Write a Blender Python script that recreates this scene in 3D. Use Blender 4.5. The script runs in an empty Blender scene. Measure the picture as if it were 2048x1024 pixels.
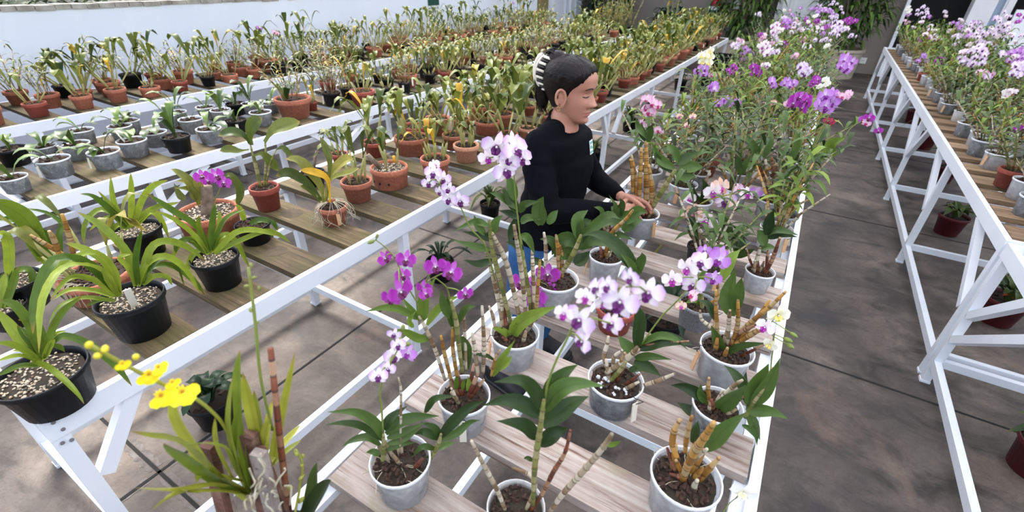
import bpy, bmesh, math, random
from mathutils import Vector, Matrix, Quaternion, noise
PI = math.pi
random.seed(7)
SC = bpy.context.scene
COL = SC.collection
# ---------------------------------------------------------------- camera geometry (solved from the photograph)
F_PX, YAW, PITCH, ROLL, CAMZ = 928.8, -0.52947, 0.55533, 0.026076, 1.8
_f = Vector((math.sin(YAW)*math.cos(PITCH), math.cos(YAW)*math.cos(PITCH), -math.sin(PITCH)))
_r0 = Vector((math.cos(YAW), -math.sin(YAW), 0)); _u0 = _r0.cross(_f)
_r = math.cos(ROLL)*_r0 + math.sin(ROLL)*_u0
_u = -math.sin(ROLL)*_r0 + math.cos(ROLL)*_u0
CAM = Vector((0, 0, CAMZ))
def ray(x, y): return _r*((x-1024)/F_PX) - _u*((y-512)/F_PX) + _f
def onz(x, y, z):
    d = ray(x, y); return CAM + d*((z-CAMZ)/d.z)
def depth(p): return (Vector(p)-CAM).dot(_f)
def onplane(x, y, base, off=0.0):
    """point of the ray on the upright plane through base that faces the camera's foot, moved off metres towards it"""
    n = Vector((base[0], base[1], 0)); L = n.length; n /= L
    d = ray(x, y); return CAM + d*((L-off)/n.dot(d))
# ---------------------------------------------------------------- mesh builder
class MB:
    def __init__(s): s.v=[]; s.f=[]; s.m=[]; s.uv=[]; s.k=0
    def add(s, vs, fs, mi=0, uvs=None):
        o=len(s.v); s.v += [tuple(a) for a in vs]
        for i,f in enumerate(fs):
            s.f.append(tuple(o+j for j in f)); s.m.append(mi)
            s.uv.append(uvs[i] if uvs else [(0.0,0.0)]*len(f))
    def box(s, c, d, mi=0, rot=None):
        x,y,z=[a/2 for a in d]; P=[Vector((a*x,b*y,e*z)) for e in(-1,1) for b in(-1,1) for a in(-1,1)]
        if rot is not None: P=[rot@p for p in P]
        c=Vector(c); P=[p+c for p in P]
        s.add(P,[(0,2,3,1),(4,5,7,6),(0,1,5,4),(2,6,7,3),(0,4,6,2),(1,3,7,5)],mi)
    def bar(s, a, b, w, h, mi=0, up=Vector((0,0,1))):
        a=Vector(a);b=Vector(b);t=(b-a);L=t.length;t/=L
        x=t.cross(up)
        if x.length<1e-3: x=t.cross(Vector((0,1,0)))
        x.normalize(); y=x.cross(t); R=Matrix((x,t,y)).transposed()
        s.box((a+b)/2,(w,L,h),mi,R)
    def tube(s, pts, rad, n=8, mi=0, cap=True, vscale=1.0):
        pts=[Vector(p) for p in pts]; N=len(pts)
        if not hasattr(rad,'__len__'): rad=[rad]*N
        t0=(pts[1]-pts[0]).normalized(); x=t0.orthogonal().normalized()
        vs=[];L=0;lens=[]
        for i,p in enumerate(pts):
            t=(pts[min(i+1,N-1)]-pts[max(i-1,0)])
            t=t.normalized() if t.length>1e-9 else t0
            x=(x-t*x.dot(t)); x=x.normalized() if x.length>1e-6 else t.orthogonal().normalized()
            y=t.cross(x)
            if i: L+=(p-pts[i-1]).length
            lens.append(L)
            for k in range(n):
                a=2*PI*k/n; vs.append(p+(x*math.cos(a)+y*math.sin(a))*rad[i])
        fs=[];uv=[]
        for i in range(N-1):
            for k in range(n):
                k2=(k+1)%n; fs.append((i*n+k,i*n+k2,(i+1)*n+k2,(i+1)*n+k))
                u0,u1=k/n,(k+1)/n; uv.append([(u0,lens[i]*vscale),(u1,lens[i]*vscale),(u1,lens[i+1]*vscale),(u0,lens[i+1]*vscale)])
        if cap:
            fs.append(tuple(reversed(range(n)))); uv.append([(0,0)]*n)
            fs.append(tuple(range((N-1)*n,N*n))); uv.append([(0,lens[-1]*vscale)]*n)
        s.add(vs,fs,mi,uv)
    def lathe(s, prof, n=24, mi=0, c=(0,0,0), capb=True, capt=False, jit=0.0):
        c=Vector(c); vs=[];fs=[];N=len(prof)
        for r,z in prof:
            for k in range(n):
                a=2*PI*k/n; vs.append(c+Vector((r*math.cos(a),r*math.sin(a),z)))
        for i in range(N-1):
            for k in range(n):
                k2=(k+1)%n; fs.append((i*n+k,i*n+k2,(i+1)*n+k2,(i+1)*n+k))
        if capb: fs.append(tuple(reversed(range(n))))
        if capt: fs.append(tuple(range((N-1)*n,N*n)))
        s.add(vs,fs,mi)
    def leaf(s, pts, width, nrm=Vector((0,0,1)), prof='lance', fold=0.25, ns=10, mi=0, twist=0.0, wave=0.0):
        """a leaf blade along the curve pts; width in metres; nrm: where its upper face looks"""
        C=spline(pts, ns); N=len(C); k=s.k; s.k+=1
        vs=[]; nr=Vector(nrm).normalized()
        for i,p in enumerate(C):
            t=(C[min(i+1,N-1)]-C[max(i-1,0)]); t=t.normalized() if t.length>1e-9 else Vector((0,0,1))
            x=t.cross(nr); x=x.normalized() if x.length>1e-4 else t.orthogonal().normalized()
            y=x.cross(t)
            if twist:
                q=Quaternion(t,twist*i/(N-1)); x=q@x; y=q@y
            v=i/(N-1)
            if prof=='strap': w=min(1,0.62+v*2.2)*(1-max(0,(v-.55)/.45)**2.2)**.8
            elif prof=='lance': w=max(0,math.sin(PI*min(1,(v*.95+.05))**.78))**1.0
            elif prof=='oval': w=max(0,math.sin(PI*(v*.93+.07)))**.6
            elif prof=='spoon': w=(0.25+.75*min(1,max(0,(v-.15)/.4)))*(1-max(0,(v-.6)/.4)**2.4)**.7
            else: w=1-.9*v
            w=max(w,.03)*width*.5
            wv=wave*math.sin(v*9+k)*w
            for j in range(5):
                a=(j-2)/2; vs.append(p+x*(a*w)+y*(abs(a)*fold*w*2*(1-.5*v)+wv*a))
        fs=[];uv=[]
        for i in range(N-1):
            for j in range(4):
                fs.append((i*5+j,i*5+j+1,(i+1)*5+j+1,(i+1)*5+j))
                u0,u1=k+.02+.24*j,k+.02+.24*(j+1); v0,v1=i/(N-1),(i+1)/(N-1)
                uv.append([(u0,v0),(u1,v0),(u1,v1),(u0,v1)])
        s.add(vs,fs,mi,uv)
    def blob(s, c, r, mi=0, sub=1, sq=(1,1,1), rnd=.25, rng=random):
        vs,fs=ICO[sub]; R=rot_rand(rng)
        s.add([Vector(c)+R@Vector((v[0]*r*sq[0],v[1]*r*sq[1],v[2]*r*sq[2]))*(1+rng.uniform(-rnd,rnd)) for v in vs],fs,mi)
    def mesh(s, name, mats, smooth=True):
        me=bpy.data.meshes.new(name); me.from_pydata(s.v,[],s.f)
        for m in (mats if isinstance(mats,(list,tuple)) else [mats]): me.materials.append(m)
        if any(s.m): me.polygons.foreach_set('material_index',s.m)
        lay=me.uv_layers.new(name='UVMap'); flat=[c for f in s.uv for uv in f for c in uv]
        lay.data.foreach_set('uv',flat)
        me.polygons.foreach_set('use_smooth',[bool(smooth)]*len(s.f)); me.update(); return me
def rot_rand(rng=random):
    return Quaternion((rng.gauss(0,1),rng.gauss(0,1),rng.gauss(0,1),rng.gauss(0,1))).normalized().to_matrix()
def spline(pts, n):
    P=[Vector(p) for p in pts]
    if len(P)==2: return [P[0].lerp(P[1],i/(n)) for i in range(n+1)]
    Q=[P[0]*2-P[1]]+P+[P[-1]*2-P[-2]]; out=[]; m=len(P)-1
    for i in range(n+1):
        u=i/n*m; k=min(int(u),m-1); t=u-k; a,b,c,d=Q[k:k+4]
        out.append(.5*((2*b)+(c-a)*t+(2*a-5*b+4*c-d)*t*t+(3*b-a-3*c+d)*t*t*t))
    return out
def _ico(sub):
    bm=bmesh.new(); bmesh.ops.create_icosphere(bm,subdivisions=sub,radius=1); bm.verts.index_update()
    r=([tuple(v.co) for v in bm.verts],[tuple(v.index for v in f.verts) for f in bm.faces]); bm.free(); return r
ICO={1:_ico(1),2:_ico(2),3:_ico(3)}
# ---------------------------------------------------------------- objects
def ob(name, me, parent=None, loc=None, **kw):
    o=bpy.data.objects.new(name, me); COL.objects.link(o)
    if parent is not None: o.parent=parent
    if loc is not None: o.location=loc
    for k,v in kw.items(): o[k]=v
    return o
def thing(name, label, cat, loc=(0,0,0), group=None, rz=0.0):
    o=ob(name,None,None,loc); o.rotation_euler=(0,0,rz); o.empty_display_size=.05
    o['label']=label; o['category']=cat; o['kind']='thing'
    if group: o['group']=group
    return o
def struct(name, me, label=None, cat=None):
    o=ob(name,me); o['kind']='structure'
    if label: o['label']=label
    if cat: o['category']=cat
    return o
# ---------------------------------------------------------------- materials
def newmat(name):
    m=bpy.data.materials.new(name); m.use_nodes=True; nt=m.node_tree
    for n in list(nt.nodes): nt.nodes.remove(n)
    out=nt.nodes.new('ShaderNodeOutputMaterial'); b=nt.nodes.new('ShaderNodeBsdfPrincipled')
    nt.links.new(b.outputs[0],out.inputs[0]); return m,nt,b,out
def N(nt,t,**kw):
    n=nt.nodes.new(t)
    for k,v in kw.items():
        if k in n.inputs.keys(): n.inputs[k].default_value=v
        else: setattr(n,k,v)
    return n
def srgb(r,g,b):
    f=lambda c:(c/255/12.92 if c/255<=.04045 else ((c/255+.055)/1.055)**2.4)
    return (f(r),f(g),f(b),1)
def ramp(nt, fac, stops):
    r=N(nt,'ShaderNodeValToRGB'); e=r.color_ramp.elements
    while len(e)<len(stops): e.new(.5)
    for i,(p,c) in enumerate(stops): e[i].position=p; e[i].color=c
    nt.links.new(fac,r.inputs[0]); return r.outputs[0]
def mix(nt,a,b,fac,mode='MIX'):
    m=N(nt,'ShaderNodeMix',data_type='RGBA',blend_type=mode)
    for sock,v in ((m.inputs[0],fac),(m.inputs[6],a),(m.inputs[7],b)):
        if hasattr(v,'is_linked'): nt.links.new(v,sock)
        else: sock.default_value=v
    return m.outputs[2]
def noisetex(nt, scale, coord='Object', detail=4, rough=.55, stretch=None, dist=0.0):
    tc=N(nt,'ShaderNodeTexCoord'); n=N(nt,'ShaderNodeTexNoise'); n.inputs['Scale'].default_value=scale
    n.inputs['Detail'].default_value=detail; n.inputs['Roughness'].default_value=rough; n.inputs['Distortion'].default_value=dist
    src=tc.outputs[coord]
    if stretch:
        mp=N(nt,'ShaderNodeMapping'); mp.inputs['Scale'].default_value=stretch; nt.links.new(src,mp.inputs[0]); src=mp.outputs[0]
    nt.links.new(src,n.inputs['Vector']); return n.outputs['Fac']
def bump(nt,b,h,strength=.3,dist=.005):
    n=N(nt,'ShaderNodeBump'); n.inputs['Strength'].default_value=strength; n.inputs['Distance'].default_value=dist
    nt.links.new(h,n.inputs['Height']); nt.links.new(n.outputs[0],b.inputs['Normal'])
def simple(name, col, rough=.5, var=None, scale=8, spec=.5, bmp=0, objvar=0.0, coord='Object'):
    m,nt,b,o=newmat(name); b.inputs['Roughness'].default_value=rough; b.inputs['Specular IOR Level'].default_value=spec
    c=None
    if var is not None:
        f=noisetex(nt,scale,coord,5); c=ramp(nt,f,[(.3,col),(.7,var)])
        nt.links.new(c,b.inputs['Base Color'])
        if bmp: bump(nt,b,f,bmp)
    else: b.inputs['Base Color'].default_value=col
    if objvar:
        oi=N(nt,'ShaderNodeObjectInfo'); hs=N(nt,'ShaderNodeHueSaturation')
        mp=N(nt,'ShaderNodeMapRange'); mp.inputs[3].default_value=1-objvar; mp.inputs[4].default_value=1+objvar
        nt.links.new(oi.outputs['Random'],mp.inputs[0]); nt.links.new(mp.outputs[0],hs.inputs['Value'])
        if c is not None: nt.links.new(c,hs.inputs['Color'])
        else: hs.inputs['Color'].default_value=col
        nt.links.new(hs.outputs[0],b.inputs['Base Color'])
    return m
MAT={}
MAT['paint']=simple('white_painted_metal',srgb(236,240,246),.35,srgb(226,231,240),3)
MAT['screw']=simple('screw_steel',srgb(120,120,125),.35)
def wallmat():
    m,nt,b,o=newmat('whitewash'); f=noisetex(nt,1.2,'Object',6,.6,(1,1,.25)); g=noisetex(nt,14,'Object',4)
    c=ramp(nt,f,[(.25,srgb(232,238,250)),(.75,srgb(244,248,255))]); c=mix(nt,c,srgb(224,231,245),ramp(nt,g,[(.62,(0,0,0,1)),(.8,(.35,.35,.35,1))]))
    nt.links.new(c,b.inputs['Base Color']); b.inputs['Roughness'].default_value=.9; bump(nt,b,g,.15); return m
MAT['wall']=wallmat()
def floormat():
    m,nt,b,o=newmat('stained_concrete')
    big=noisetex(nt,1.1,'Object',7,.62,dist=.6); mid=noisetex(nt,3.2,'Object',6,.62,(1,1.6,1),dist=.8); fine=noisetex(nt,38,'Object',5,.7)
    rust=noisetex(nt,1.9,'Object',5,.6,(1.2,.8,1),dist=1.0)
    c=ramp(nt,big,[(.28,srgb(52,46,45)),(.42,srgb(78,70,66)),(.56,srgb(104,95,87)),(.74,srgb(140,128,116))])
    d=ramp(nt,mid,[(.34,(.30,.29,.29,1)),(.45,(.72,.71,.70,1)),(.54,(1.02,1.0,1.0,1)),(.66,(1.12,1.1,1.07,1)),(.78,(1.5,1.46,1.4,1))])
    c=mix(nt,c,d,1.0,'MULTIPLY'); vein=noisetex(nt,7,'Object',8,.7,dist=2.2); c=mix(nt,c,ramp(nt,vein,[(.40,(1,1,1,1)),(.485,(1,1,1,1)),(.5,(.62,.58,.56,1)),(.515,(1,1,1,1)),(.66,(1,1,1,1)),(.74,(1.25,1.22,1.18,1))]),.7,'MULTIPLY')
    c=mix(nt,c,srgb(150,118,98),ramp(nt,rust,[(.60,(0,0,0,1)),(.75,(.42,.42,.42,1))]))
    c=mix(nt,c,ramp(nt,fine,[(.3,(.75,.75,.75,1)),(.7,(1.1,1.1,1.1,1))]),.6,'MULTIPLY')
    nt.links.new(c,b.inputs['Base Color'])
    rr=ramp(nt,mid,[(.3,(.5,.5,.5,1)),(.7,(.8,.8,.8,1))]); nt.links.new(rr,b.inputs['Roughness']); bump(nt,b,fine,.15,.003); return m
MAT['floor']=floormat()
MAT['joint']=simple('joint_filler',srgb(34,31,30),.9)
MAT['efflo']=simple('lime_bloom',srgb(128,122,118),.95,srgb(92,85,80),26)
def woodmat(name, stops, moss=None, mossamt=0.0):
    m,nt,b,o=newmat(name); oi=N(nt,'ShaderNodeObjectInfo'); tc=N(nt,'ShaderNodeTexCoord')
    add=N(nt,'ShaderNodeVectorMath',operation='ADD'); cmb=N(nt,'ShaderNodeCombineXYZ')
    ml=N(nt,'ShaderNodeMath',operation='MULTIPLY'); ml.inputs[1].default_value=37.0
    nt.links.new(oi.outputs['Random'],ml.inputs[0])
    for i in range(3): nt.links.new(ml.outputs[0],cmb.inputs[i])
    nt.links.new(tc.outputs['Object'],add.inputs[0]); nt.links.new(cmb.outputs[0],add.inputs[1])
    def nz(scale,st,detail=6,dist=0.):
        mp=N(nt,'ShaderNodeMapping'); mp.inputs['Scale'].default_value=st; n=N(nt,'ShaderNodeTexNoise')
        n.inputs['Scale'].default_value=scale; n.inputs['Detail'].default_value=detail; n.inputs['Distortion'].default_value=dist; n.inputs['Roughness'].default_value=.62
        nt.links.new(add.outputs[0],mp.inputs[0]); nt.links.new(mp.outputs[0],n.inputs['Vector']); return n.outputs['Fac']
    g=nz(34,(.10,2.2,1),7,.3); p=nz(4.0,(.9,1.6,1)); q=nz(9,(1,1,1))
    c=ramp(nt,g,stops); c=mix(nt,c,ramp(nt,p,[(.3,(.62,.6,.58,1)),(.62,(1.08,1.06,1.04,1))]),.9,'MULTIPLY')
    ck=nz(120,(.05,1.6,1),3,.2); c=mix(nt,c,ramp(nt,ck,[(.30,(.34,.25,.21,1)),(.40,(1,1,1,1))]),.85,'MULTIPLY'); kn=nz(6,(.6,2.2,1),2,.6); c=mix(nt,c,ramp(nt,kn,[(.28,(.55,.42,.36,1)),(.40,(1,1,1,1))]),.7,'MULTIPLY')
    if moss: c=mix(nt,c,moss,ramp(nt,q,[(.5-mossamt,(0,0,0,1)),(.75-mossamt*.6,(.85,.85,.85,1))]))
    mv=N(nt,'ShaderNodeMapRange'); mv.inputs[3].default_value=.8; mv.inputs[4].default_value=1.15; nt.links.new(oi.outputs['Random'],mv.inputs[0])
    hs=N(nt,'ShaderNodeHueSaturation'); nt.links.new(mv.outputs[0],hs.inputs['Value']); nt.links.new(c,hs.inputs['Color'])
    nt.links.new(hs.outputs[0],b.inputs['Base Color']); b.inputs['Roughness'].default_value=.85; bump(nt,b,g,.5,.003); return m
MAT['wood_moss']=woodmat('mossy_board',[(.3,srgb(64,51,36)),(.5,srgb(94,78,56)),(.72,srgb(130,112,86))],srgb(74,70,28),.12)
MAT['wood_pale']=woodmat('weathered_board',[(.30,srgb(112,84,72)),(.43,srgb(162,147,138)),(.7,srgb(194,185,178))],srgb(140,138,108),-.06)
MAT['wood_tan']=woodmat('tan_board',[(.3,srgb(96,70,50)),(.5,srgb(138,112,86)),(.7,srgb(170,146,118))],srgb(120,112,66),-.04)
# ---------------------------------------------------------------- the setting
def boxstruct(name, lo, hi, mat, label=None):
    b=MB(); b.box([(a+c)/2 for a,c in zip(lo,hi)],[c-a for a,c in zip(lo,hi)]); return struct(name,b.mesh(name,mat,False),label)
boxstruct('floor',(-9,-3,-.12),(7,14.2,0),MAT['floor'],'stained grey-brown concrete floor with saw-cut joints')
jb=MB(); YJ=[-1.94,.26,2.46,4.66,6.86,9.06,11.26]; XJ=[-8.41,-6.21,-4.01,-1.81,.39+.0,2.59,4.79]
for y in YJ: jb.box((-1,y,.0006),(16,.013,.0025))
for x in XJ[:4]+XJ[5:]: jb.box((x,5.5,.0006),(.013,17,.0025))
struct('trim_1',jb.mesh('joints',MAT['joint'],False),'dark joints between the concrete slabs')
# pale lime bloom beside the joints near the bench corner
eb=MB(); rr=random.Random(3)
def bloom(x0,y0,x1,y1,off,w):
    n=26; top=[];bot=[]
    for i in range(n+1):
        t=i/n; x=x0+(x1-x0)*t; y=y0+(y1-y0)*t
        a=w*(.35+.65*rr.random()); 
        if x0==x1: top.append((x+off,y,.0012)); bot.append((x+off+math.copysign(a,off),y,.0012))
        else: top.append((x,y+off,.0012)); bot.append((x,y+off+math.copysign(a,off),.0012))
    eb.add(top+bot,[(i,i+1,n+2+i,n+1+i) for i in range(n)])
for sgn in (1,-1):
    bloom(-2.15,.26,-1.84,.26,.009*sgn,.026); bloom(-1.78,.26,-1.3,.26,.009*sgn,.02)
    bloom(-1.81,-.3,-1.81,.22,.009*sgn,.014); bloom(-1.81,.30,-1.81,.6,.009*sgn,.012)
struct('trim_2',eb.mesh('bloom',MAT['efflo'],False),'pale lime bloom along the floor joint by the bench corner')
boxstruct('wall_left',(-5.70,-3,0),(-5.55,10.3,1.42),MAT['wall'],'long whitewashed low wall behind the benches')
cb=MB(); rr=random.Random(5); y=-3.0
while y<10.25:
    L=rr.uniform(.09,.16); cb.box((-5.625+rr.uniform(-.008,.008),y+L/2,1.432+rr.uniform(-.004,.006)),(.17,L*.93,.03+rr.uniform(0,.012))); y+=L
MAT['stone']=simple('pale_coping_stone',srgb(196,190,180),.9,srgb(128,120,106),9,bmp=.3)
struct('trim_3',cb.mesh('coping',MAT['stone'],False),'pale stone coping along the low white wall')
MAT['farwall']=simple('greige_render',srgb(142,134,126),.95,srgb(126,118,110),1.5)
boxstruct('wall_back',(-9,13.2,0),(7,13.45,4.2),MAT['farwall'],'grey-brown rendered back wall')
MAT['roofsheet']=simple('roof_sheet',srgb(112,110,108),.8)
boxstruct('ceiling',(-9,11.3,4.2),(7,14.2,4.3),MAT['roofsheet'],'solid roof over the back strip of the house')
def roofmat():
    m,nt,b,out=newmat('milky_roof_sheet'); t=N(nt,'ShaderNodeBsdfTranslucent'); t.inputs[0].default_value=(.86,.87,.88,1); d=N(nt,'ShaderNodeBsdfDiffuse'); d.inputs[0].default_value=(.8,.8,.8,1)
    ms=N(nt,'ShaderNodeMixShader'); ms.inputs[0].default_value=.22; nt.links.new(t.outputs[0],ms.inputs[1]); nt.links.new(d.outputs[0],ms.inputs[2]); nt.links.new(ms.outputs[0],out.inputs[0]); return m
MAT['milky']=roofmat()
rb=MB(); XR=-2.75; rb.add([(XR,-3,3.5),(7,-3,3.9),(7,11.3,3.9),(XR,11.3,3.5)],[(0,1,2,3)])
rme=rb.mesh('milky_roof',MAT['milky'],False); struct('ceiling_1',rme,'milky translucent roof sheet over the benches')
rb=MB()
for k in range(8): rb.bar((XR,-2.9+2.02*k,3.56),(7,-2.9+2.02*k,3.96),.06,.08)
struct('trim_12',rb.mesh('rafters',MAT['paint'],False),'white rafters under the milky roof sheet')
MAT['tan']=simple('tan_post',srgb(150,138,88),.8,srgb(124,112,70),5)
boxstruct('trim_4',(-5.75,10.42,0),(-5.5,10.75,3.2),MAT['tan'],'tan post past the end of the white wall')
boxstruct('trim_5',(-5.72,11.05,0),(-5.5,11.4,4.2),MAT['paint'],'white square post before the white panel')
pb=MB()
for i in range(3): pb.box((-5.6,11.62+.3*i,1.9),(.05,.27,3.8))
for i in range(4): pb.box((-5.58,11.48+.3*i,1.9),(.09,.03,3.8))
struct('trim_6',pb.mesh('panel',MAT['paint'],False),'white panelled screen at the back corner')
lb=MB()
for i in range(40): lb.box((-5.56,12.55,.05+.1*i),(.12,.34,.02),0,Matrix.Rotation(.5,3,'Y'))
lb.box((-5.6,12.37,2),(.1,.03,4)); lb.box((-5.6,12.73,2),(.1,.03,4))
struct('window_1',lb.mesh('louvre',simple('louvre_blade',srgb(206,210,216),.5),False),'white louvred window at the back corner')
boxstruct('wall_back_side',(-6.0,12.76,0),(-5.6,13.2,4.2),MAT['farwall'])
# back wall: dark doorway, white leaf, posts and the blue glazed bay on the far side
MAT['dark']=simple('unlit_interior',srgb(10,10,12),.95)  # near-black colour paints the shade inside doorways and holes; nothing is hollowed out
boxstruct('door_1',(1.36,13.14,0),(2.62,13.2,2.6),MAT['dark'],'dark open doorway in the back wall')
MAT['sheet']=simple('white_sheet',srgb(232,234,238),.7,srgb(220,224,230),2)
boxstruct('trim_7',(1.30,13.02,0),(1.36,13.2,2.6),MAT['paint'],'white door post beside the dark doorway')
boxstruct('trim_8',(2.5,12.6,0),(2.56,12.66,3.6),MAT['paint'],'slim white post before the dark doorway')
boxstruct('trim_9',(2.68,12.6,0),(2.75,12.67,3.6),MAT['paint'],'second slim white post before the dark doorway')
def atY(x,y,Y):
    d=ray(x,y); return CAM+d*(Y/d.y)
def atX(x,y,X):
    d=ray(x,y); return CAM+d*(X/d.x)
MAT['glassblue']=simple('blue_glazing',srgb(168,186,208),.15)
MAT['column']=simple('white_column',srgb(222,222,226),.6,srgb(206,206,212),2)
boxstruct('trim_10',(2.24,12.55,0),(2.56,12.85,4.2),MAT['column'],'broad white column beside the blue glazing')
boxstruct('window_2',(2.56,12.70,0),(2.70,12.74,4.2),MAT['glassblue'],'narrow blue glazed strip between white columns')
boxstruct('trim_11',(2.70,12.55,0),(2.80,12.85,4.2),MAT['column'],'thin white column beside the blue glazing')
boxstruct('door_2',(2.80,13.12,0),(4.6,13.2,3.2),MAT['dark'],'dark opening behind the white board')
# ---- things at the far wall
t=thing('white_curtain','white hanging sheet against the grey back wall between two shrubs','curtain',(-.5,12.95,0))
cb=MB(); n=40; zz=[0.02,.6,1.2,1.8,2.4]
for z in zz:
    pass
vs=[];fs=[]
for j,z in enumerate(zz):
    for i in range(n+1): vs.append((-.48+.96*i/n, .02*math.sin(i*.9+j*.3)+.01*math.sin(i*2.3), z))
for j in range(len(zz)-1):
    for i in range(n): a=j*(n+1)+i; fs.append((a,a+1,a+n+2,a+n+1))
cb.add(vs,fs); ob('cloth',cb.mesh('cloth',MAT['sheet']),t)
cb=MB(); cb.tube([(-.55,0,2.42),(.55,0,2.42)],.018,8); ob('rod',cb.mesh('rod',MAT['paint']),t)
t=thing('white_board','white upright board standing behind the far bench of dendrobiums','board',(3.55,12.3,0))
cb=MB(); cb.box((0,0,.70),(1.5,.05,1.36)); ob('panel',cb.mesh('board_panel',MAT['sheet'],False),t)
for sx in (-.6,.6):
    cb=MB(); cb.box((sx,.05,.3),(.05,.3,.6)); ob('foot',cb.mesh('board_foot',MAT['paint'],False),t)
MAT['ext_red']=simple('extinguisher_red',srgb(176,22,28),.3); MAT['lab_white']=simple('label_white',srgb(228,230,228),.6)
MAT['lab_green']=simple('label_green',srgb(22,74,62),.6); MAT['black_pl']=simple('black_plastic',srgb(20,22,26),.45,srgb(30,32,36),12)
def extinguisher(p,r,label,green):
    t=thing('fire_extinguisher',label,'fire extinguisher',p)
    m=MB(); m.lathe([(0,0),(r*.9,0),(r,.02),(r,.42),(r*.8,.47),(r*.35,.5),(r*.3,.53)],20,capb=False); ob('cylinder',m.mesh('ext_cyl',MAT['ext_red']),t)
    m=MB(); m.lathe([(r*1.01,.12),(r*1.01,.34)],20,capb=False); ob('label_band',m.mesh('ext_label',MAT['lab_white']),t)
    if green:
        m=MB(); m.lathe([(r*1.02,.20),(r*1.02,.26)],20,capb=False); ob('label_stripe',m.mesh('ext_stripe',MAT['lab_green']),t)
    m=MB(); m.lathe([(r*.3,.53),(r*.3,.57),(r*.15,.58)],12,capt=True); m.box((.05,0,.58),(.12,.025,.02)); m.box((.05,0,.61),(.13,.025,.012)); ob('valve',m.mesh('ext_valve',MAT['black_pl'],False),t)
    m=MB(); m.tube([(-.02,0,.55),(-.1,0,.5),(-r-.02,0,.35),(-r-.015,0,.1)],.012,6); ob('hose',m.mesh('ext_hose',MAT['black_pl']),t)
    m=MB(); m.box((0,r+.02,.3),(.06,.05,.5)); ob('bracket',m.mesh('ext_bracket',MAT['screw'],False),t)
extinguisher((-2.28,13.08,.80),.10,'red fire extinguisher on the back wall with a green-striped white label',True)
extinguisher((-1.83,13.1,.98),.075,'smaller red fire extinguisher on the back wall beside the shrub',False)
t=thing('wall_socket','white wall socket plate low on the grey back wall','socket',(.97,13.195,.26))
m=MB(); m.box((0,-.006,0),(.12,.012,.12)); ob('plate',m.mesh('socket_plate',MAT['lab_white'],False),t)
m=MB(); m.box((-.015,-.013,0),(.012,.004,.012)); m.box((.015,-.013,0),(.012,.004,.012)); ob('hole',m.mesh('socket_holes',MAT['dark'],False),t)
sp=atX(866,4,-5.549)
t=thing('wall_sign','small dark green sign with white band on the whitewashed wall','sign',(-5.545,sp.y,1.12))
m=MB(); m.box((0,0,.15),(.01,.30,.30)); ob('plate',m.mesh('sign_plate',MAT['lab_white'],False),t)
m=MB(); m.box((.006,0,.21),(.006,.28,.16)); ob('panel',m.mesh('sign_panel',MAT['lab_green'],False),t)
MAT['grey_ink']=simple('grey_ink',srgb(150,158,168),.7)
m=MB()
for j,(w,dy) in enumerate(((.2,0),(.14,.02))): 
    for i in range(5): m.box((.006,dy-w/2+w*i/4,.09-.05*j),(.004,w/6,.022))
ob('lettering',m.mesh('sign_lettering',MAT['grey_ink'],False),t)
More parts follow.
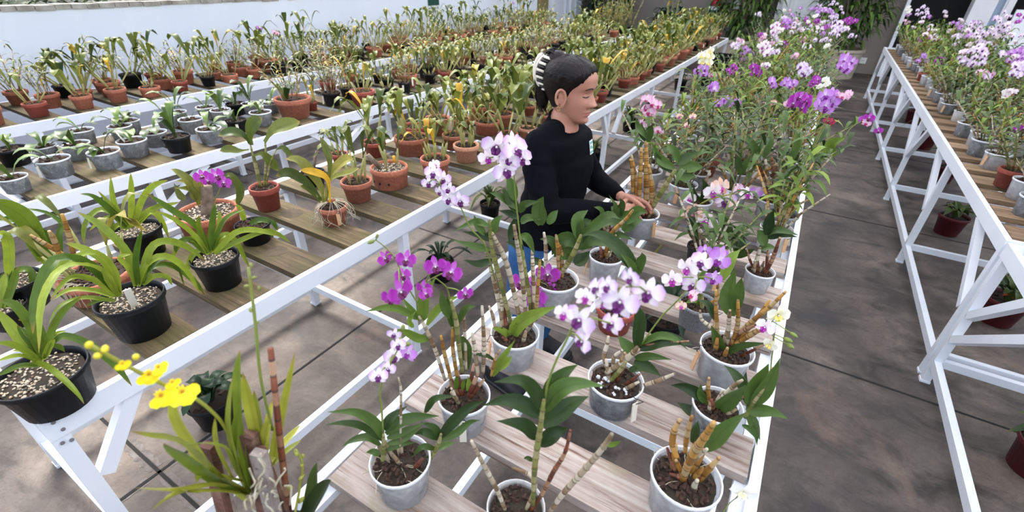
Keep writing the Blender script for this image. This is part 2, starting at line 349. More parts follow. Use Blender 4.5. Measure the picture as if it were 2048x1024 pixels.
# ---- slatted benches
def text_mesh(name,s,size,mat):
    cu=bpy.data.curves.new(name,'FONT'); cu.body=s; cu.size=size; cu.extrude=.0006
    o=bpy.data.objects.new(name,cu); COL.objects.link(o); bpy.context.view_layer.update()
    dg=bpy.context.evaluated_depsgraph_get(); me=bpy.data.meshes.new_from_object(o.evaluated_get(dg)); bpy.data.objects.remove(o)
    me.materials.clear(); me.materials.append(mat); return me
ZT=.82
def bench(label,x0,x1,y0,y1,legs,poff,pper,pw,wood,braces,mid=True,skip=()):
    t=thing('slatted_bench',label,'bench',((x0+x1)/2,y0,0),'white slatted benches'); cx=(x0+x1)/2
    def part(name,fn,mat=MAT['paint']):
        m=MB(); fn(m); return ob(name,m.mesh(name,mat,False),t)
    def b(a,c,w,h): return lambda m:(m.bar((a[0]-cx,a[1]-y0,a[2]),(c[0]-cx,c[1]-y0,c[2]),w,h))
    L=y1-y0
    for x,s in ((x0,1),(x1,-1)):
        def f(m,x=x,s=s):
            m.bar((x+s*.012-cx,0,ZT-.034),(x+s*.012-cx,L,ZT-.034),.024,.068)
            m.bar((x+s*.037-cx,0.02,ZT-.0385),(x+s*.037-cx,L-.02,ZT-.0385),.026,.022)
        part('side_rail',f)
        part('lower_rail',b((x+s*.02,y0+.02,.125),(x+s*.02,y1-.02,.125),.03,.045))
    for y,s in ((y0,1),(y1,-1)):
        part('end_rail',b((x0+.024,y+s*.012,ZT-.034),(x1-.024,y+s*.012,ZT-.034),.024,.068))
    for y in legs:
        for x,s in ((x0,1),(x1,-1)):
            def f(m,x=x,s=s,y=y):
                m.box((x+s*.022-cx,y-y0,(ZT-.068)/2+.004),(.038,.038,ZT-.068-.008)); m.box((x+s*.022-cx,y-y0,.006),(.044,.044,.012))
            part('leg',f)
        part('cross_bar',b((x0+.04,y,.135),(x1-.04,y,.135),.028,.042))
    for i,y in enumerate(legs[:-1]):
        ym=(y+legs[i+1])/2
        if mid: part('cross_bar',b((x0+.05,ym+.15,.755),(x1-.05,ym+.15,.755),.03,.026))
    for (x,ya,za,yb,zb) in braces:
        part('brace',b((x,ya,za),(x,yb,zb),.034,.04))
    n=int((L-.06)/pper)
    for k in range(-2,n+3):
        y=poff+k*pper
        if y<y0+.03 or y+pw>y1-.02: continue
        rr=random.Random(int(k*77+x0*100)); w=pw*rr.uniform(.94,1.06); sk=rr.uniform(-.006,.006)
        m=MB(); xa,xb=x0+.026,x1-.026; R=Matrix.Rotation(sk,3,'Z')
        m.box((0,0,0),(xb-xa-.006,w,.026),0,R)
        o=ob('slat',m.mesh('slat',wood,False),t); o.location=(0,y+w/2-y0,ZT-.0138)
    return t
LEG=[.05+1.31*i for i in range(8)]
def br(x,legs): 
    out=[]
    for i,y in enumerate(legs):
        if i%2==0: out.append((x,y+.03,.58,y+.24,.755))
        else: out.append((x,y-.03,.58,y-.24,.755))
    return out
b1=bench('slatted white bench along the whitewashed wall, carrying clay pots',-5.32,-4.46,-.3,9.55,[-.26]+[1.05+1.31*i for i in range(7)],.10,.25,.135,MAT['wood_moss'],[])
b2=bench('second slatted white bench from the white wall, clear seedling pots at one end',-3.78,-2.92,-.3,9.7,[-.26]+[1.05+1.31*i for i in range(7)],.06,.25,.14,MAT['wood_moss'],[(-2.95,1.08,.58,1.35,.755),(-2.95,2.33,.58,2.1,.755),(-2.95,2.4,.58,2.7,.755),(-2.95,5.0,.58,5.3,.755)])
b3=bench('third slatted white bench with mossy boards and long-leaved plants, at the woman\'s back',-2.22,-1.365,.05,9.78,[.07]+[1.36+1.31*i for i in range(6)]+[9.74],.06,.2505,.138,MAT['wood_moss'],[(-1.39,.10,.55,.25,.76),(-1.39,4.02,.5,3.85,.755),(-1.39,4.2,.5,4.4,.755),(-2.19,1.33,.55,1.1,.755),(-2.19,2.7,.55,2.95,.755)])
b4=bench('slatted white bench of pale boards that the woman reaches over',-.685,.18,-.45,10.2,[-.41]+[1.37+1.31*i for i in range(6)]+[10.1],.082,.25,.128,MAT['wood_pale'],[(-.66,1.4,.55,1.65,.755),(.155,4.0,.55,4.3,.755)])
L5=[2.70,4.02,5.34,6.66,7.98,9.2,10.35]
b5=bench('white slatted bench with tan boards across the grey aisle, full of lilac dendrobiums',.975,1.86,2.68,10.38,L5,2.74,.25,.15,MAT['wood_tan'],[(.995,y+.03,.42,y+.42,.755) for y in L5[:-1]]+[(.995,y-.03,.45,y-.36,.755) for y in L5[2:]])
b6=bench('white slatted bench butted end to end against the tan-board bench, reaching towards the viewer',.975,1.86,.2,2.655,[.25,1.4,2.63],.3,.25,.15,MAT['wood_tan'],[(.995,2.60,.45,2.25,.755),(.995,2.6,.30,2.0,.755)])
# screws at the near corner of the third bench and number on the wall bench's rail
m=MB()
for (yy,zz) in ((.075,.805),(.082,.772),(.066,.735),(.083,.728)):
    m.tube([(-1.3655,yy,zz),(-1.3625,yy,zz)],.005,10)
o=ob('screw',m.mesh('screw',MAT['screw'],False)); o.parent=b3; o.matrix_parent_inverse=b3.matrix_world.inverted()
o.location=(0,0,0); o.matrix_parent_inverse=Matrix.Translation((-b3.location.x,-b3.location.y,0))
MAT['ink']=simple('blue_ink',srgb(70,84,130),.7)
p=onz(478,176,.80); me=text_mesh('rail_number','10',.07,MAT['ink']); o=ob('number',me,b1)
o.matrix_local=Matrix.Translation((-4.4588-b1.location.x,p.y-b1.location.y-.03,.762-b1.location.z))@Matrix(((0,0,1,0),(1,0,0,0),(0,1,0,0),(0,0,0,1)))

MAT['stain']=simple('water_stain',srgb(66,55,42),.9,srgb(84,72,54),30)
for (px,py,rr_) in ((575,430,.055),(756,424,.05),(828,298,.035),(808,384,.06),(560,498,.05)):
    q=onz(px,py,.82); m=MB(); rs_=random.Random(px); ring_=[rr_*rs_.uniform(.82,1.0) for _ in range(22)]; m.add([(0,0,.0005)]+[(r_*math.cos(2*PI*k/22),r_*.9*math.sin(2*PI*k/22),.0002) for k,r_ in enumerate(ring_)],[(0,1+k,1+(k+1)%22) for k in range(22)]); yk=round((q.y-.129)/.2505)*.2505+.129; o=ob('water_stain',m.mesh('water_stain',MAT['stain']),b3); o.rotation_euler=(0,0,px); o.location=(q.x-b3.location.x,yk-b3.location.y,.8195)
# ---------------------------------------------------------------- plant materials
def leafmat(name, dark, light, tip=None, yellow=None, trans=.22, rough=.42, ychance=.0):
    m,nt,b,out=newmat(name); uv=N(nt,'ShaderNodeUVMap'); sx=N(nt,'ShaderNodeSeparateXYZ'); nt.links.new(uv.outputs[0],sx.inputs[0])
    fl=N(nt,'ShaderNodeMath',operation='FLOOR'); fr=N(nt,'ShaderNodeMath',operation='FRACT')
    nt.links.new(sx.outputs[0],fl.inputs[0]); nt.links.new(sx.outputs[0],fr.inputs[0])
    oi=N(nt,'ShaderNodeObjectInfo'); ad=N(nt,'ShaderNodeMath',operation='ADD'); nt.links.new(fl.outputs[0],ad.inputs[0])
    ml=N(nt,'ShaderNodeMath',operation='MULTIPLY'); ml.inputs[1].default_value=91.7; nt.links.new(oi.outputs['Random'],ml.inputs[0]); nt.links.new(ml.outputs[0],ad.inputs[1])
    wn=N(nt,'ShaderNodeTexWhiteNoise',noise_dimensions='1D'); nt.links.new(ad.outputs[0],wn.inputs['W'])
    c=ramp(nt,wn.outputs['Value'],[(0,dark),(.8,light)]+([(1-ychance,light),(min(1,1-ychance+.02),yellow)] if ychance else []))
    ns=noisetex(nt,26,'Object',4); c=mix(nt,c,ramp(nt,ns,[(.3,(.72,.74,.7,1)),(.7,(1.15,1.15,1.1,1))]),.8,'MULTIPLY')
    mr=ramp(nt,fr.outputs[0],[(0,(1.22,1.2,1.0,1)),(.10,(1,1,1,1)),(.44,(1,1,1,1)),(.5,(.78,.8,.75,1)),(.56,(1,1,1,1)),(.90,(1,1,1,1)),(1,(1.22,1.2,1.0,1))])
    c=mix(nt,c,mr,.8,'MULTIPLY')
    if tip: c=mix(nt,c,tip,ramp(nt,sx.outputs[1],[(.90,(0,0,0,1)),(.99,(.7,.7,.7,1))]))
    nt.links.new(c,b.inputs['Base Color']); b.inputs['Roughness'].default_value=rough; b.inputs['Specular IOR Level'].default_value=.30
    tr=N(nt,'ShaderNodeBsdfTranslucent'); nt.links.new(c,tr.inputs[0]); ms=N(nt,'ShaderNodeMixShader'); ms.inputs[0].default_value=trans
    nt.links.new(b.outputs[0],ms.inputs[1]); nt.links.new(tr.outputs[0],ms.inputs[2]); nt.links.new(ms.outputs[0],out.inputs[0]); return m
MAT['leaf_den']=leafmat('dendrobium_leaf',srgb(34,54,24),srgb(78,102,46),trans=.12,rough=.40)
MAT['leaf_den2']=leafmat('dendrobium_leaf_fresh',srgb(74,102,34),srgb(126,148,56),trans=.18)
MAT['leaf_cym']=leafmat('cymbidium_leaf',srgb(64,92,24),srgb(136,152,48),srgb(150,110,50),trans=.22,rough=.36)
MAT['leaf_cat']=leafmat('cattleya_leaf',srgb(50,70,26),srgb(116,124,52),srgb(150,130,60),srgb(196,156,46),.16,.36,.05)
MAT['leaf_cat2']=leafmat('cattleya_leaf_yellowing',srgb(64,78,30),srgb(136,136,60),srgb(160,130,60),srgb(206,160,46),.17,.38,.07)
MAT['leaf_sed']=leafmat('seedling_leaf',srgb(46,68,32),srgb(104,126,62),trans=.12,rough=.28)
MAT['leaf_onc']=leafmat('oncidium_leaf',srgb(108,128,42),srgb(172,172,66),srgb(150,110,50),trans=.2,rough=.4)
MAT['leaf_bro']=leafmat('bromeliad_leaf',srgb(52,72,38),srgb(96,112,58),srgb(120,96,56),trans=.1)
MAT['leaf_deep']=leafmat('deep_green_leaf',srgb(24,48,32),srgb(48,72,46),trans=.06)
MAT['leaf_shrub']=leafmat('shrub_leaf',srgb(44,66,34),srgb(96,122,58),trans=.15)
MAT['leaf_hedge']=leafmat('hedge_leaf',srgb(60,76,50),srgb(112,128,88),trans=.2)
def canemat(name, stops, node, freq=36):
    m,nt,b,out=newmat(name); uv=N(nt,'ShaderNodeUVMap'); sx=N(nt,'ShaderNodeSeparateXYZ'); nt.links.new(uv.outputs[0],sx.inputs[0])
    ml=N(nt,'ShaderNodeMath',operation='MULTIPLY'); ml.inputs[1].default_value=freq; nt.links.new(sx.outputs[1],ml.inputs[0])
    fr=N(nt,'ShaderNodeMath',operation='FRACT'); fl=N(nt,'ShaderNodeMath',operation='FLOOR'); nt.links.new(ml.outputs[0],fr.inputs[0]); nt.links.new(ml.outputs[0],fl.inputs[0])
    wn=N(nt,'ShaderNodeTexWhiteNoise',noise_dimensions='1D'); nt.links.new(fl.outputs[0],wn.inputs['W'])
    ns=noisetex(nt,40,'Object',5,.65,(1,1,.4)); av=N(nt,'ShaderNodeMath',operation='ADD'); nt.links.new(wn.outputs['Value'],av.inputs[0]); nt.links.new(ns,av.inputs[1])
    hv=N(nt,'ShaderNodeMath',operation='MULTIPLY'); hv.inputs[1].default_value=.5; nt.links.new(av.outputs[0],hv.inputs[0])
    c=ramp(nt,hv.outputs[0],stops); c=mix(nt,c,node,ramp(nt,fr.outputs[0],[(0,(.9,.9,.9,1)),(.10,(.6,.6,.6,1)),(.16,(0,0,0,1)),(.94,(0,0,0,1)),(1,(.9,.9,.9,1))]))
    nt.links.new(c,b.inputs['Base Color']); b.inputs['Roughness'].default_value=.6; return m
MAT['cane_dry']=canemat('papery_cane',[(.25,srgb(118,92,62)),(.45,srgb(160,140,110)),(.7,srgb(200,190,170))],srgb(84,62,44))
MAT['cane_ochre']=canemat('ochre_cane',[(.25,srgb(134,92,34)),(.5,srgb(178,128,48)),(.75,srgb(170,150,112))],srgb(92,58,28))
MAT['cane_green']=canemat('green_cane',[(.25,srgb(92,100,44)),(.5,srgb(124,128,60)),(.75,srgb(160,152,110))],srgb(96,84,46))
MAT['cane_red']=canemat('red_brown_cane',[(.25,srgb(86,40,26)),(.5,srgb(122,62,36)),(.75,srgb(168,134,106))],srgb(60,32,22))
MAT['stem']=simple('flower_stem',srgb(112,132,58),.5,srgb(134,140,66),20)
MAT['stem_y']=simple('yellow_stem',srgb(160,160,58),.5,srgb(140,146,60),20)
MAT['bulb']=simple('pseudobulb_green',srgb(140,146,78),.5,srgb(168,160,104),24)
MAT['bark_stick']=simple('bark_stick',srgb(92,76,62),.9,srgb(150,136,120),30,bmp=.4)
MAT['root']=simple('aerial_root',srgb(196,190,172),.7,srgb(160,150,120),30)
MAT['terra']=simple('terracotta',srgb(150,84,62),.88,srgb(180,114,88),9,bmp=.1,objvar=.16)
MAT['terra_pale']=simple('terracotta_pale',srgb(204,152,122),.9,srgb(186,124,96),8,bmp=.1,objvar=.12)
MAT['terra_red']=simple('terracotta_red',srgb(134,58,46),.75,srgb(154,76,60),8,objvar=.1)
MAT['pot_black']=simple('black_pot',srgb(13,15,18),.5,srgb(22,24,28),14,spec=.3,objvar=.1)
MAT['pot_maroon']=simple('maroon_pot',srgb(92,22,30),.45,srgb(78,18,26),8,objvar=.1)
MAT['pot_white']=simple('white_pot',srgb(214,212,208),.5,srgb(188,186,184),7,objvar=.05)
MAT['pot_grey']=simple('grey_pot',srgb(150,152,156),.6,srgb(110,114,116),9,objvar=.12)
def clearpot(name,tint,tr):
    m,nt,b,out=newmat(name); b.inputs['Base Color'].default_value=tint; b.inputs['Roughness'].default_value=.22
    ns=noisetex(nt,2.6,'Object',5); t=N(nt,'ShaderNodeBsdfTransparent'); t.inputs[0].default_value=(.97,.97,.97,1); ms=N(nt,'ShaderNodeMixShader')
    f=ramp(nt,ns,[(.3,(tr+.14,)*3+(1,)),(.7,(tr-.12,)*3+(1,))]); nt.links.new(f,ms.inputs[0])
    nt.links.new(b.outputs[0],ms.inputs[1]); nt.links.new(t.outputs[0],ms.inputs[2]); nt.links.new(ms.outputs[0],out.inputs[0]); return m
MAT['pot_clear']=clearpot('clear_pot_wall',srgb(206,210,216),.74)
MAT['pot_rim']=simple('milky_rim',srgb(226,228,232),.25)
MAT['pot_milky']=clearpot('milky_pot_wall',srgb(212,213,217),.40)
def rootball():
    m,nt,b,o=newmat('root_ball'); f=noisetex(nt,3.2,'Object',7,.68,dist=1.0); g=noisetex(nt,16,'Object',4)
    c=ramp(nt,f,[(.3,srgb(22,24,22)),(.47,srgb(60,64,60)),(.6,srgb(104,108,100)),(.78,srgb(150,152,142))]); c=mix(nt,c,ramp(nt,g,[(.3,(.7,.7,.7,1)),(.7,(1.15,1.15,1.15,1))]),.7,'MULTIPLY')
    nt.links.new(c,b.inputs['Base Color']); b.inputs['Roughness'].default_value=.9; bump(nt,b,g,.5,.03); return m
MAT['rootball']=rootball()
MAT['bark']=simple('bark_chip',srgb(30,21,18),.85,srgb(74,48,34),30,bmp=.3)
MAT['bark2']=simple('bark_chip_pale',srgb(86,60,44),.85,srgb(50,36,30),30)
MAT['soil']=simple('dark_mix',srgb(30,25,20),.95,srgb(70,60,46),60,bmp=.6)
MAT['peb1']=simple('pebble_cream',srgb(206,192,170),.8,srgb(176,160,138),60); MAT['peb2']=simple('pebble_tan',srgb(160,138,112),.8); MAT['peb3']=simple('pebble_grey',srgb(120,112,104),.8)
MAT['foam']=simple('polystyrene_crumb',srgb(214,216,220),.7)
MAT['tag_wood']=simple('tag_wood',srgb(206,164,122),.8,srgb(186,142,100),10); MAT['tag_white']=simple('tag_white',srgb(228,222,206),.7)
MAT['tag_yel']=simple('tag_yellow',srgb(220,160,40),.6)
# ---------------------------------------------------------------- flowers
def petalmat(name, stops, trans=.25):
    m,nt,b,out=newmat(name); uv=N(nt,'ShaderNodeUVMap'); sx=N(nt,'ShaderNodeSeparateXYZ'); nt.links.new(uv.outputs[0],sx.inputs[0])
    ns=noisetex(nt,3,'Object',3); ad=N(nt,'ShaderNodeMath',operation='MULTIPLY_ADD'); ad.inputs[1].default_value=.22; nt.links.new(ns,ad.inputs[0]); 
    sb=N(nt,'ShaderNodeMath',operation='SUBTRACT'); sb.inputs[1].default_value=.11; nt.links.new(sx.outputs[1],sb.inputs[0]); nt.links.new(sb.outputs[0],ad.inputs[2])
    c=ramp(nt,ad.outputs[0],stops); nt.links.new(c,b.inputs['Base Color']); b.inputs['Roughness'].default_value=.55
    tr=N(nt,'ShaderNodeBsdfTranslucent'); nt.links.new(c,tr.inputs[0]); ms=N(nt,'ShaderNodeMixShader'); ms.inputs[0].default_value=trans
    nt.links.new(b.outputs[0],ms.inputs[1]); nt.links.new(tr.outputs[0],ms.inputs[2]); nt.links.new(ms.outputs[0],out.inputs[0]); return m
W=srgb(246,240,244)
STY={'lav':([(0,srgb(206,120,200)),(.22,W),(.55,srgb(240,226,242)),(.95,srgb(206,158,226))],[(0,srgb(240,226,240)),(.45,srgb(246,240,240)),(1,srgb(226,196,232))],srgb(88,8,92)),
 'mag':([(0,srgb(236,210,236)),(.25,srgb(176,60,176)),(.7,srgb(160,36,160)),(1,srgb(186,80,190))],[(0,srgb(236,216,238)),(.4,srgb(190,96,196)),(1,srgb(160,44,160))],srgb(92,6,72)),
 'vio':([(0,srgb(240,230,245)),(.35,srgb(206,150,222)),(1,srgb(180,104,204))],[(0,srgb(244,236,246)),(.5,srgb(214,170,226)),(1,srgb(190,124,212))],srgb(120,20,130)),
 'pink':([(0,srgb(236,190,214)),(.4,srgb(240,214,228)),(1,srgb(214,132,190))],[(0,srgb(244,226,222)),(1,srgb(226,160,196))],srgb(170,30,100)),
 'white':([(0,srgb(236,232,214)),(.3,srgb(248,246,240)),(1,srgb(248,246,244))],[(0,srgb(244,242,224)),(1,srgb(248,246,240))],srgb(240,232,190)),
 'peach':([(0,srgb(210,120,170)),(.3,srgb(246,226,214)),(1,srgb(240,190,160))],[(0,srgb(246,220,200)),(1,srgb(238,178,140))],srgb(176,60,150)),
 'pale':([(0,srgb(196,110,190)),(.25,srgb(248,240,244)),(.8,srgb(248,240,242)),(1,srgb(228,196,230))],[(0,srgb(248,238,236)),(1,srgb(240,214,222))],srgb(150,30,140)),
 'cream':([(0,srgb(238,226,170)),(.4,srgb(246,242,222)),(1,srgb(246,242,226))],[(0,srgb(242,236,190)),(1,srgb(246,240,216))],srgb(236,214,110)),
 'wine':([(0,srgb(150,40,70)),(1,srgb(170,40,80))],[(0,srgb(190,90,90)),(1,srgb(160,40,70))],srgb(110,10,40)),
 'yellow':([(0,srgb(200,140,30)),(.3,srgb(246,214,40)),(1,srgb(250,224,30))],[(0,srgb(220,190,50)),(1,srgb(240,210,50))],srgb(250,222,20))}
FM={}
for k,(p,s_,l) in STY.items():
    FM[k]=[petalmat('petal_'+k,p),petalmat('sepal_'+k,s_),petalmat('lip_'+k,[(0,l),(.65,l),(1,tuple(min(1,c*1.9) for c in l[:3])+(1,))],.1),MAT['lab_white'],MAT['stem']]
def flower_into(b, rng, R=Matrix.Identity(3), c=Vector((0,0,0)), s=1.0, ns=5, open_=1.0, ped=True):
    """one orchid bloom of radius s facing +z of R; the top sepal points to +y"""
    def P(a,r,z): return c+R@Vector((math.cos(a)*r*s,math.sin(a)*r*s,z*s))
    nz=R@Vector((0,0,1)); D=math.radians; j=lambda a:rng.uniform(-a,a)
    back=.16-.5*(1-open_)
    for a,w,L,mi in ((90,.50,.98,1),(218,.48,.95,1),(322,.48,.95,1)):
        a=D(a+j(6)); b.leaf([P(a,.03,-.02),P(a,.5*L,.05+j(.05)),P(a,(.75+.25*open_)*L,-back+j(.08))],w*s,nz,'oval',.12,ns,mi)
    for a,w in ((22,1.0),(158,1.0)):
        a=D(a+j(6)); b.leaf([P(a,.03,.0),P(a,.5,.13+j(.04)),P(a,(.78+.22*open_),.0+j(.10))],w*s,nz,'spoon',.10,ns,0)
    for sx in (-1,1):
        b.leaf([P(D(270),.02,.03),P(D(270)+sx*.75,.22,.26),P(D(270)+sx*.35,.30,.44)],.34*s,nz,'oval',-.2,max(3,ns-1),2)
    b.leaf([P(D(270),.02,.03),P(D(270),.30,.20),P(D(270),.62,.14)],.46*s,nz,'spoon',.30,ns,2)
    b.blob(P(D(90),.02,.14),.085*s,3,1,rnd=.05,rng=rng)
    if ped: b.tube([P(0,0,-.02),P(D(270),.12,-.35),P(D(270),.4,-.62)],[.05*s,.035*s,.03*s],5,4)
def oncidium_into(b,rng,R,c,s):
    def P(x,y,z): return c+R@Vector((x*s,y*s,z*s))
    nz=R@Vector((0,0,1))
    for sx in (-1,1): b.leaf([P(0,.05,.02),P(sx*.45,-.1,.08),P(sx*.85,-.55,.0)],.95*s,nz,'spoon',.08,6,2,wave=.12)
    b.leaf([P(0,.05,.03),P(0,-.4,.1),P(0,-.95,.02)],1.1*s,nz,'spoon',.05,6,2,wave=.12)
    for a in (60,90,120,15,165):
        a=math.radians(a); b.leaf([P(0,.08,0),P(math.cos(a)*.3,.1+math.sin(a)*.3,.08),P(math.cos(a)*.55,.1+math.sin(a)*.5,-.02)],.24*s,nz,'lance',.1,4,0)
    b.blob(P(0,.1,.1),.12*s,0,1,rng=rng)
FMESH={}
def flower_mesh(style,var):
    k=(style,var)
    if k not in FMESH:
        rng=random.Random(var*13+len(style)); b=MB(); flower_into(b,rng,open_=(1,1,.82,.9)[var%4]); FMESH[k]=b.mesh('bloom_'+style,FM[style])
    return FMESH[k]
def frame(nz, up=Vector((0,0,1)), roll=0.0):
    nz=Vector(nz).normalized(); x=up.cross(nz); x=x.normalized() if x.length>1e-3 else Vector((1,0,0)); y=nz.cross(x)
    R=Matrix((x,y,nz)).transposed(); return R@Matrix.Rotation(roll,3,'Z')
def add_flower(parent, base, p, size, style, rng, face=None, var=None, spread=.5):
    """a bloom (radius size) as a mesh of its own; p in world metres"""
    p=Vector(p)
    if face is None:
        d=(CAM-p).normalized(); face=Vector((d.x+rng.uniform(-spread,spread)*1.6,d.y+rng.uniform(-spread,spread),d.z*.45+rng.uniform(-.35,.25)))
    R=frame(face,roll=rng.uniform(-.35,.35)); o=ob('flower',flower_mesh(style,var if var is not None else rng.randrange(4)),parent)
    o.matrix_local=Matrix.Translation(p-Vector(base))@R.to_4x4()@Matrix.Scale(size,4); return o
# ---------------------------------------------------------------- pots
PM={}
def cached(key,fn):
    if key not in PM: PM[key]=fn()
    return PM[key]
def pot_mesh(kind,hr):
    """unit pot: rim radius 1, height hr"""
    def f():
        b=MB(); h=hr
        if kind.startswith('terra'):
            b.lathe([(.70,0),(.74,.015),(.90,h*.76),(.985,h*.765),(1.0,h*.80),(1.0,h*.98),(.975,h),(.90,h),(.86,h*.9),(.80,h*.8)],28)
        elif kind=='bowl':
            b.lathe([(.86,0),(.9,.02),(.95,h*.70),(1.0,h*.73),(1.02,h*.82),(1.0,h*.97),(.97,h),(.92,h),(.90,h*.85)],28)
        elif kind in('clear','milky','white'):
            b.lathe([(.80,0),(.82,.015),(.945,h*.90)],30); b.lathe([(.945,h*.90),(.975,h*.91),(1.0,h*.925),(1.0,h*.985),(.985,h),(.955,h),(.945,h*.95),(.925,h*.9)],30,1 if kind!='white' else 0,capb=False)
        else:
            b.lathe([(.74,0),(.76,.015),(.93,h*.86),(.98,h*.865),(1.0,h*.88),(1.0,h*.985),(.99,h),(.955,h),(.93,h*.9),(.88,h*.75)],28)
        m={'terra':'terra','bowl':'terra','terra_pale':'terra_pale','terra_red':'terra_red','clear':'pot_clear','milky':'pot_milky','white':'pot_white','black':'pot_black','maroon':'pot_maroon','grey':'pot_grey'}[kind]
        return b.mesh('pot_'+kind,[MAT[m],MAT['pot_rim']] if kind in('clear','milky') else MAT[m])
    return cached(('pot',kind,round(hr,2)),f)
def mix_mesh(kind,near):
    def f():
        rng=random.Random(hash(kind)%97+5 if False else len(kind)*7); b=MB(); n=20;rings=[.0,.35,.7,1.0]
        vs=[(0,0,.05)];fs=[]
        for r in rings[1:]:
            for k in range(n): a=2*PI*k/n; vs.append((r*math.cos(a),r*math.sin(a),.05*(1-r)+rng.uniform(-.02,.03)))
        for k in range(n): fs.append((0,1+k,1+(k+1)%n))
        for i in range(2):
            for k in range(n): fs.append((1+i*n+k,1+(i+1)*n+k,1+(i+1)*n+(k+1)%n,1+i*n+(k+1)%n))
        b.add(vs,fs,0)
        if kind=='gravel':
            for i in range(260 if near else 40):
                r=math.sqrt(rng.random())*.97;a=rng.uniform(0,2*PI); b.blob((r*math.cos(a),r*math.sin(a),.06+rng.uniform(-.02,.03)),rng.uniform(.035,.06)*(1 if near else 2),rng.choice((1,1,1,2,3)),1,(1,.8,.6),.2,rng)
            mats=[MAT['soil'],MAT['peb1'],MAT['peb2'],MAT['peb3']]
        else:
            for i in range(110 if near else 14):
                r=math.sqrt(rng.random())*.93;a=rng.uniform(0,2*PI); R=rot_rand(rng); q=1 if near else 1.8
                b.box((r*math.cos(a),r*math.sin(a),.04+rng.uniform(-.03,.06)),(rng.uniform(.1,.26)*q,rng.uniform(.07,.15)*q,rng.uniform(.04,.09)*q),rng.choice((1,1,1,2)),R)
            mats=[MAT['soil'],MAT['bark'],MAT['bark2']]
            if kind=='foam':
                for i in range(16): 
                    a=rng.uniform(3.4,6.0); r=rng.uniform(.3,.8); b.blob((r*math.cos(a),r*math.sin(a),.1),rng.uniform(.06,.11),3,1,rnd=.15,rng=rng)
                mats.append(MAT['foam'])
        return b.mesh('mix_'+kind,mats,kind=='gravel')
    return cached(('mix',kind,near),f)
def ball_mesh(hr):
    def f():
        b=MB(); h=hr; b.lathe([(.74,.012),(.785,.03),(.875,h*.66),(.86,h*.74),(.80,h*.84)],24,capt=False); return b.mesh('root_ball',MAT['rootball'])
    return cached(('ball',round(hr,2)),f)
def add_pot(t, kind, r, h, mixk='bark', near=False, lvl=.86):
    hr=h/r; p=ob('pot',pot_mesh(kind,hr),t); p.scale=(r,r,r)
    if kind in('clear','milky'):
        q=ob('root_ball',ball_mesh(hr),t); q.scale=(r,r,r)
    mx=ob({'gravel':'gravel','bark':'bark_chips','foam':'bark_chips','soil':'bark_chips'}[mixk],mix_mesh('bark' if mixk=='soil' else mixk,near),t); mx['kind']='stuff'
    k=r*(.86 if kind!='bowl' else .9); mx.scale=(k,k,min(k,.06)); mx.location=(0,0,h*lvl)
def add_tag(t, r, h, rng, mat='tag_wood', hang=True, a=None):
    a=rng.uniform(-2.6,-.4) if a is None else a
    b=MB(); c=Vector((math.cos(a)*(r+.006),math.sin(a)*(r+.006),h*.52)); R=Matrix.Rotation(a,3,'Z')
    if hang:
        b.box(c,(.003,.016,h*.62),0,R@Matrix.Rotation(-.10,3,'Y'))
        b2=MB(); b2.tube([c+Vector((0,0,h*.3)),c+Vector((0,0,h*.42))+R@Vector((.01,.012,0)),c+Vector((0,0,h*.5))+R@Vector((-.004,-.004,0)),c+Vector((0,0,h*.46))+R@Vector((-.02,0,0))],.0011,5)
        o=ob('plant_tag',b.mesh('plant_tag',MAT[mat],False),t); ob('wire',b2.mesh('tag_wire',MAT['black_pl']),o)
    else:
        b.box((math.cos(a)*r*.6,math.sin(a)*r*.6,h*.86+.035),(.003,.018,.09),0,R@Matrix.Rotation(.35,3,'Y')); ob('plant_tag',b.mesh('plant_tag',MAT[mat],False),t)
# ---------------------------------------------------------------- plant generators (foliage is returned as meshes rooted at the mix surface, z=0)
def strap_fan(b,rng,n,L,w,c=(0,0,0),spread=1.0,mi=0,droop=1.0):
    c=Vector(c); a0=rng.uniform(0,2*PI)
    for i in range(n):
        a=a0+i*2.399+rng.uniform(-.3,.3); l=L*rng.uniform(.65,1.1); tilt=spread*rng.uniform(.25,1.0)
        d=Vector((math.cos(a),math.sin(a),0)); e=c+d*.008
        p1=e+d*l*.22*tilt+Vector((0,0,l*.38)); p2=e+d*l*.55*tilt+Vector((0,0,l*(.66-.22*tilt*droop))); p3=e+d*l*.92*tilt+Vector((0,0,l*(.72-.62*tilt*droop)))
        b.leaf([e,p1,p2,p3],w*rng.uniform(.8,1.15),Vector((0,0,1))+d*(-.6),'strap',.3,9,mi)
def cattleya_into(b,rng,nb,H,L,w,R,ml=0,mb=1,ns=6,lean=.35):
    a0=rng.uniform(0,6.28)
    for i in range(nb):
        a=a0+i*2.4+rng.uniform(-.4,.4); r=R*math.sqrt(rng.random()); d=Vector((math.cos(a),math.sin(a),0)); p=d*r; h=H*rng.uniform(.6,1.15)
        out=d*lean*h*rng.uniform(.2,1.2); q=p+out+Vector((0,0,h))
        b.tube([p,p.lerp(q,.35)-out*.05,p.lerp(q,.7),q],[.0028,.0055,.0065,.003],6,mb)
        for j in range(rng.choice((1,1,2,2))):
            aa=a+rng.uniform(-.9,.9)+(j*2.4); dd=Vector((math.cos(aa),math.sin(aa),0)); l=L*rng.uniform(.7,1.15); t_=rng.uniform(.2,1.05)
            b.leaf([q,q+dd*l*.25*t_+Vector((0,0,l*.42)),q+dd*l*.62*t_+Vector((0,0,l*.75)),q+dd*l*(.95*t_+.05)+Vector((0,0,l*(.95-.55*t_)))],w*rng.uniform(.75,1.15),Vector((0,0,.8))-dd*.9,'spoon',.22,ns,ml)
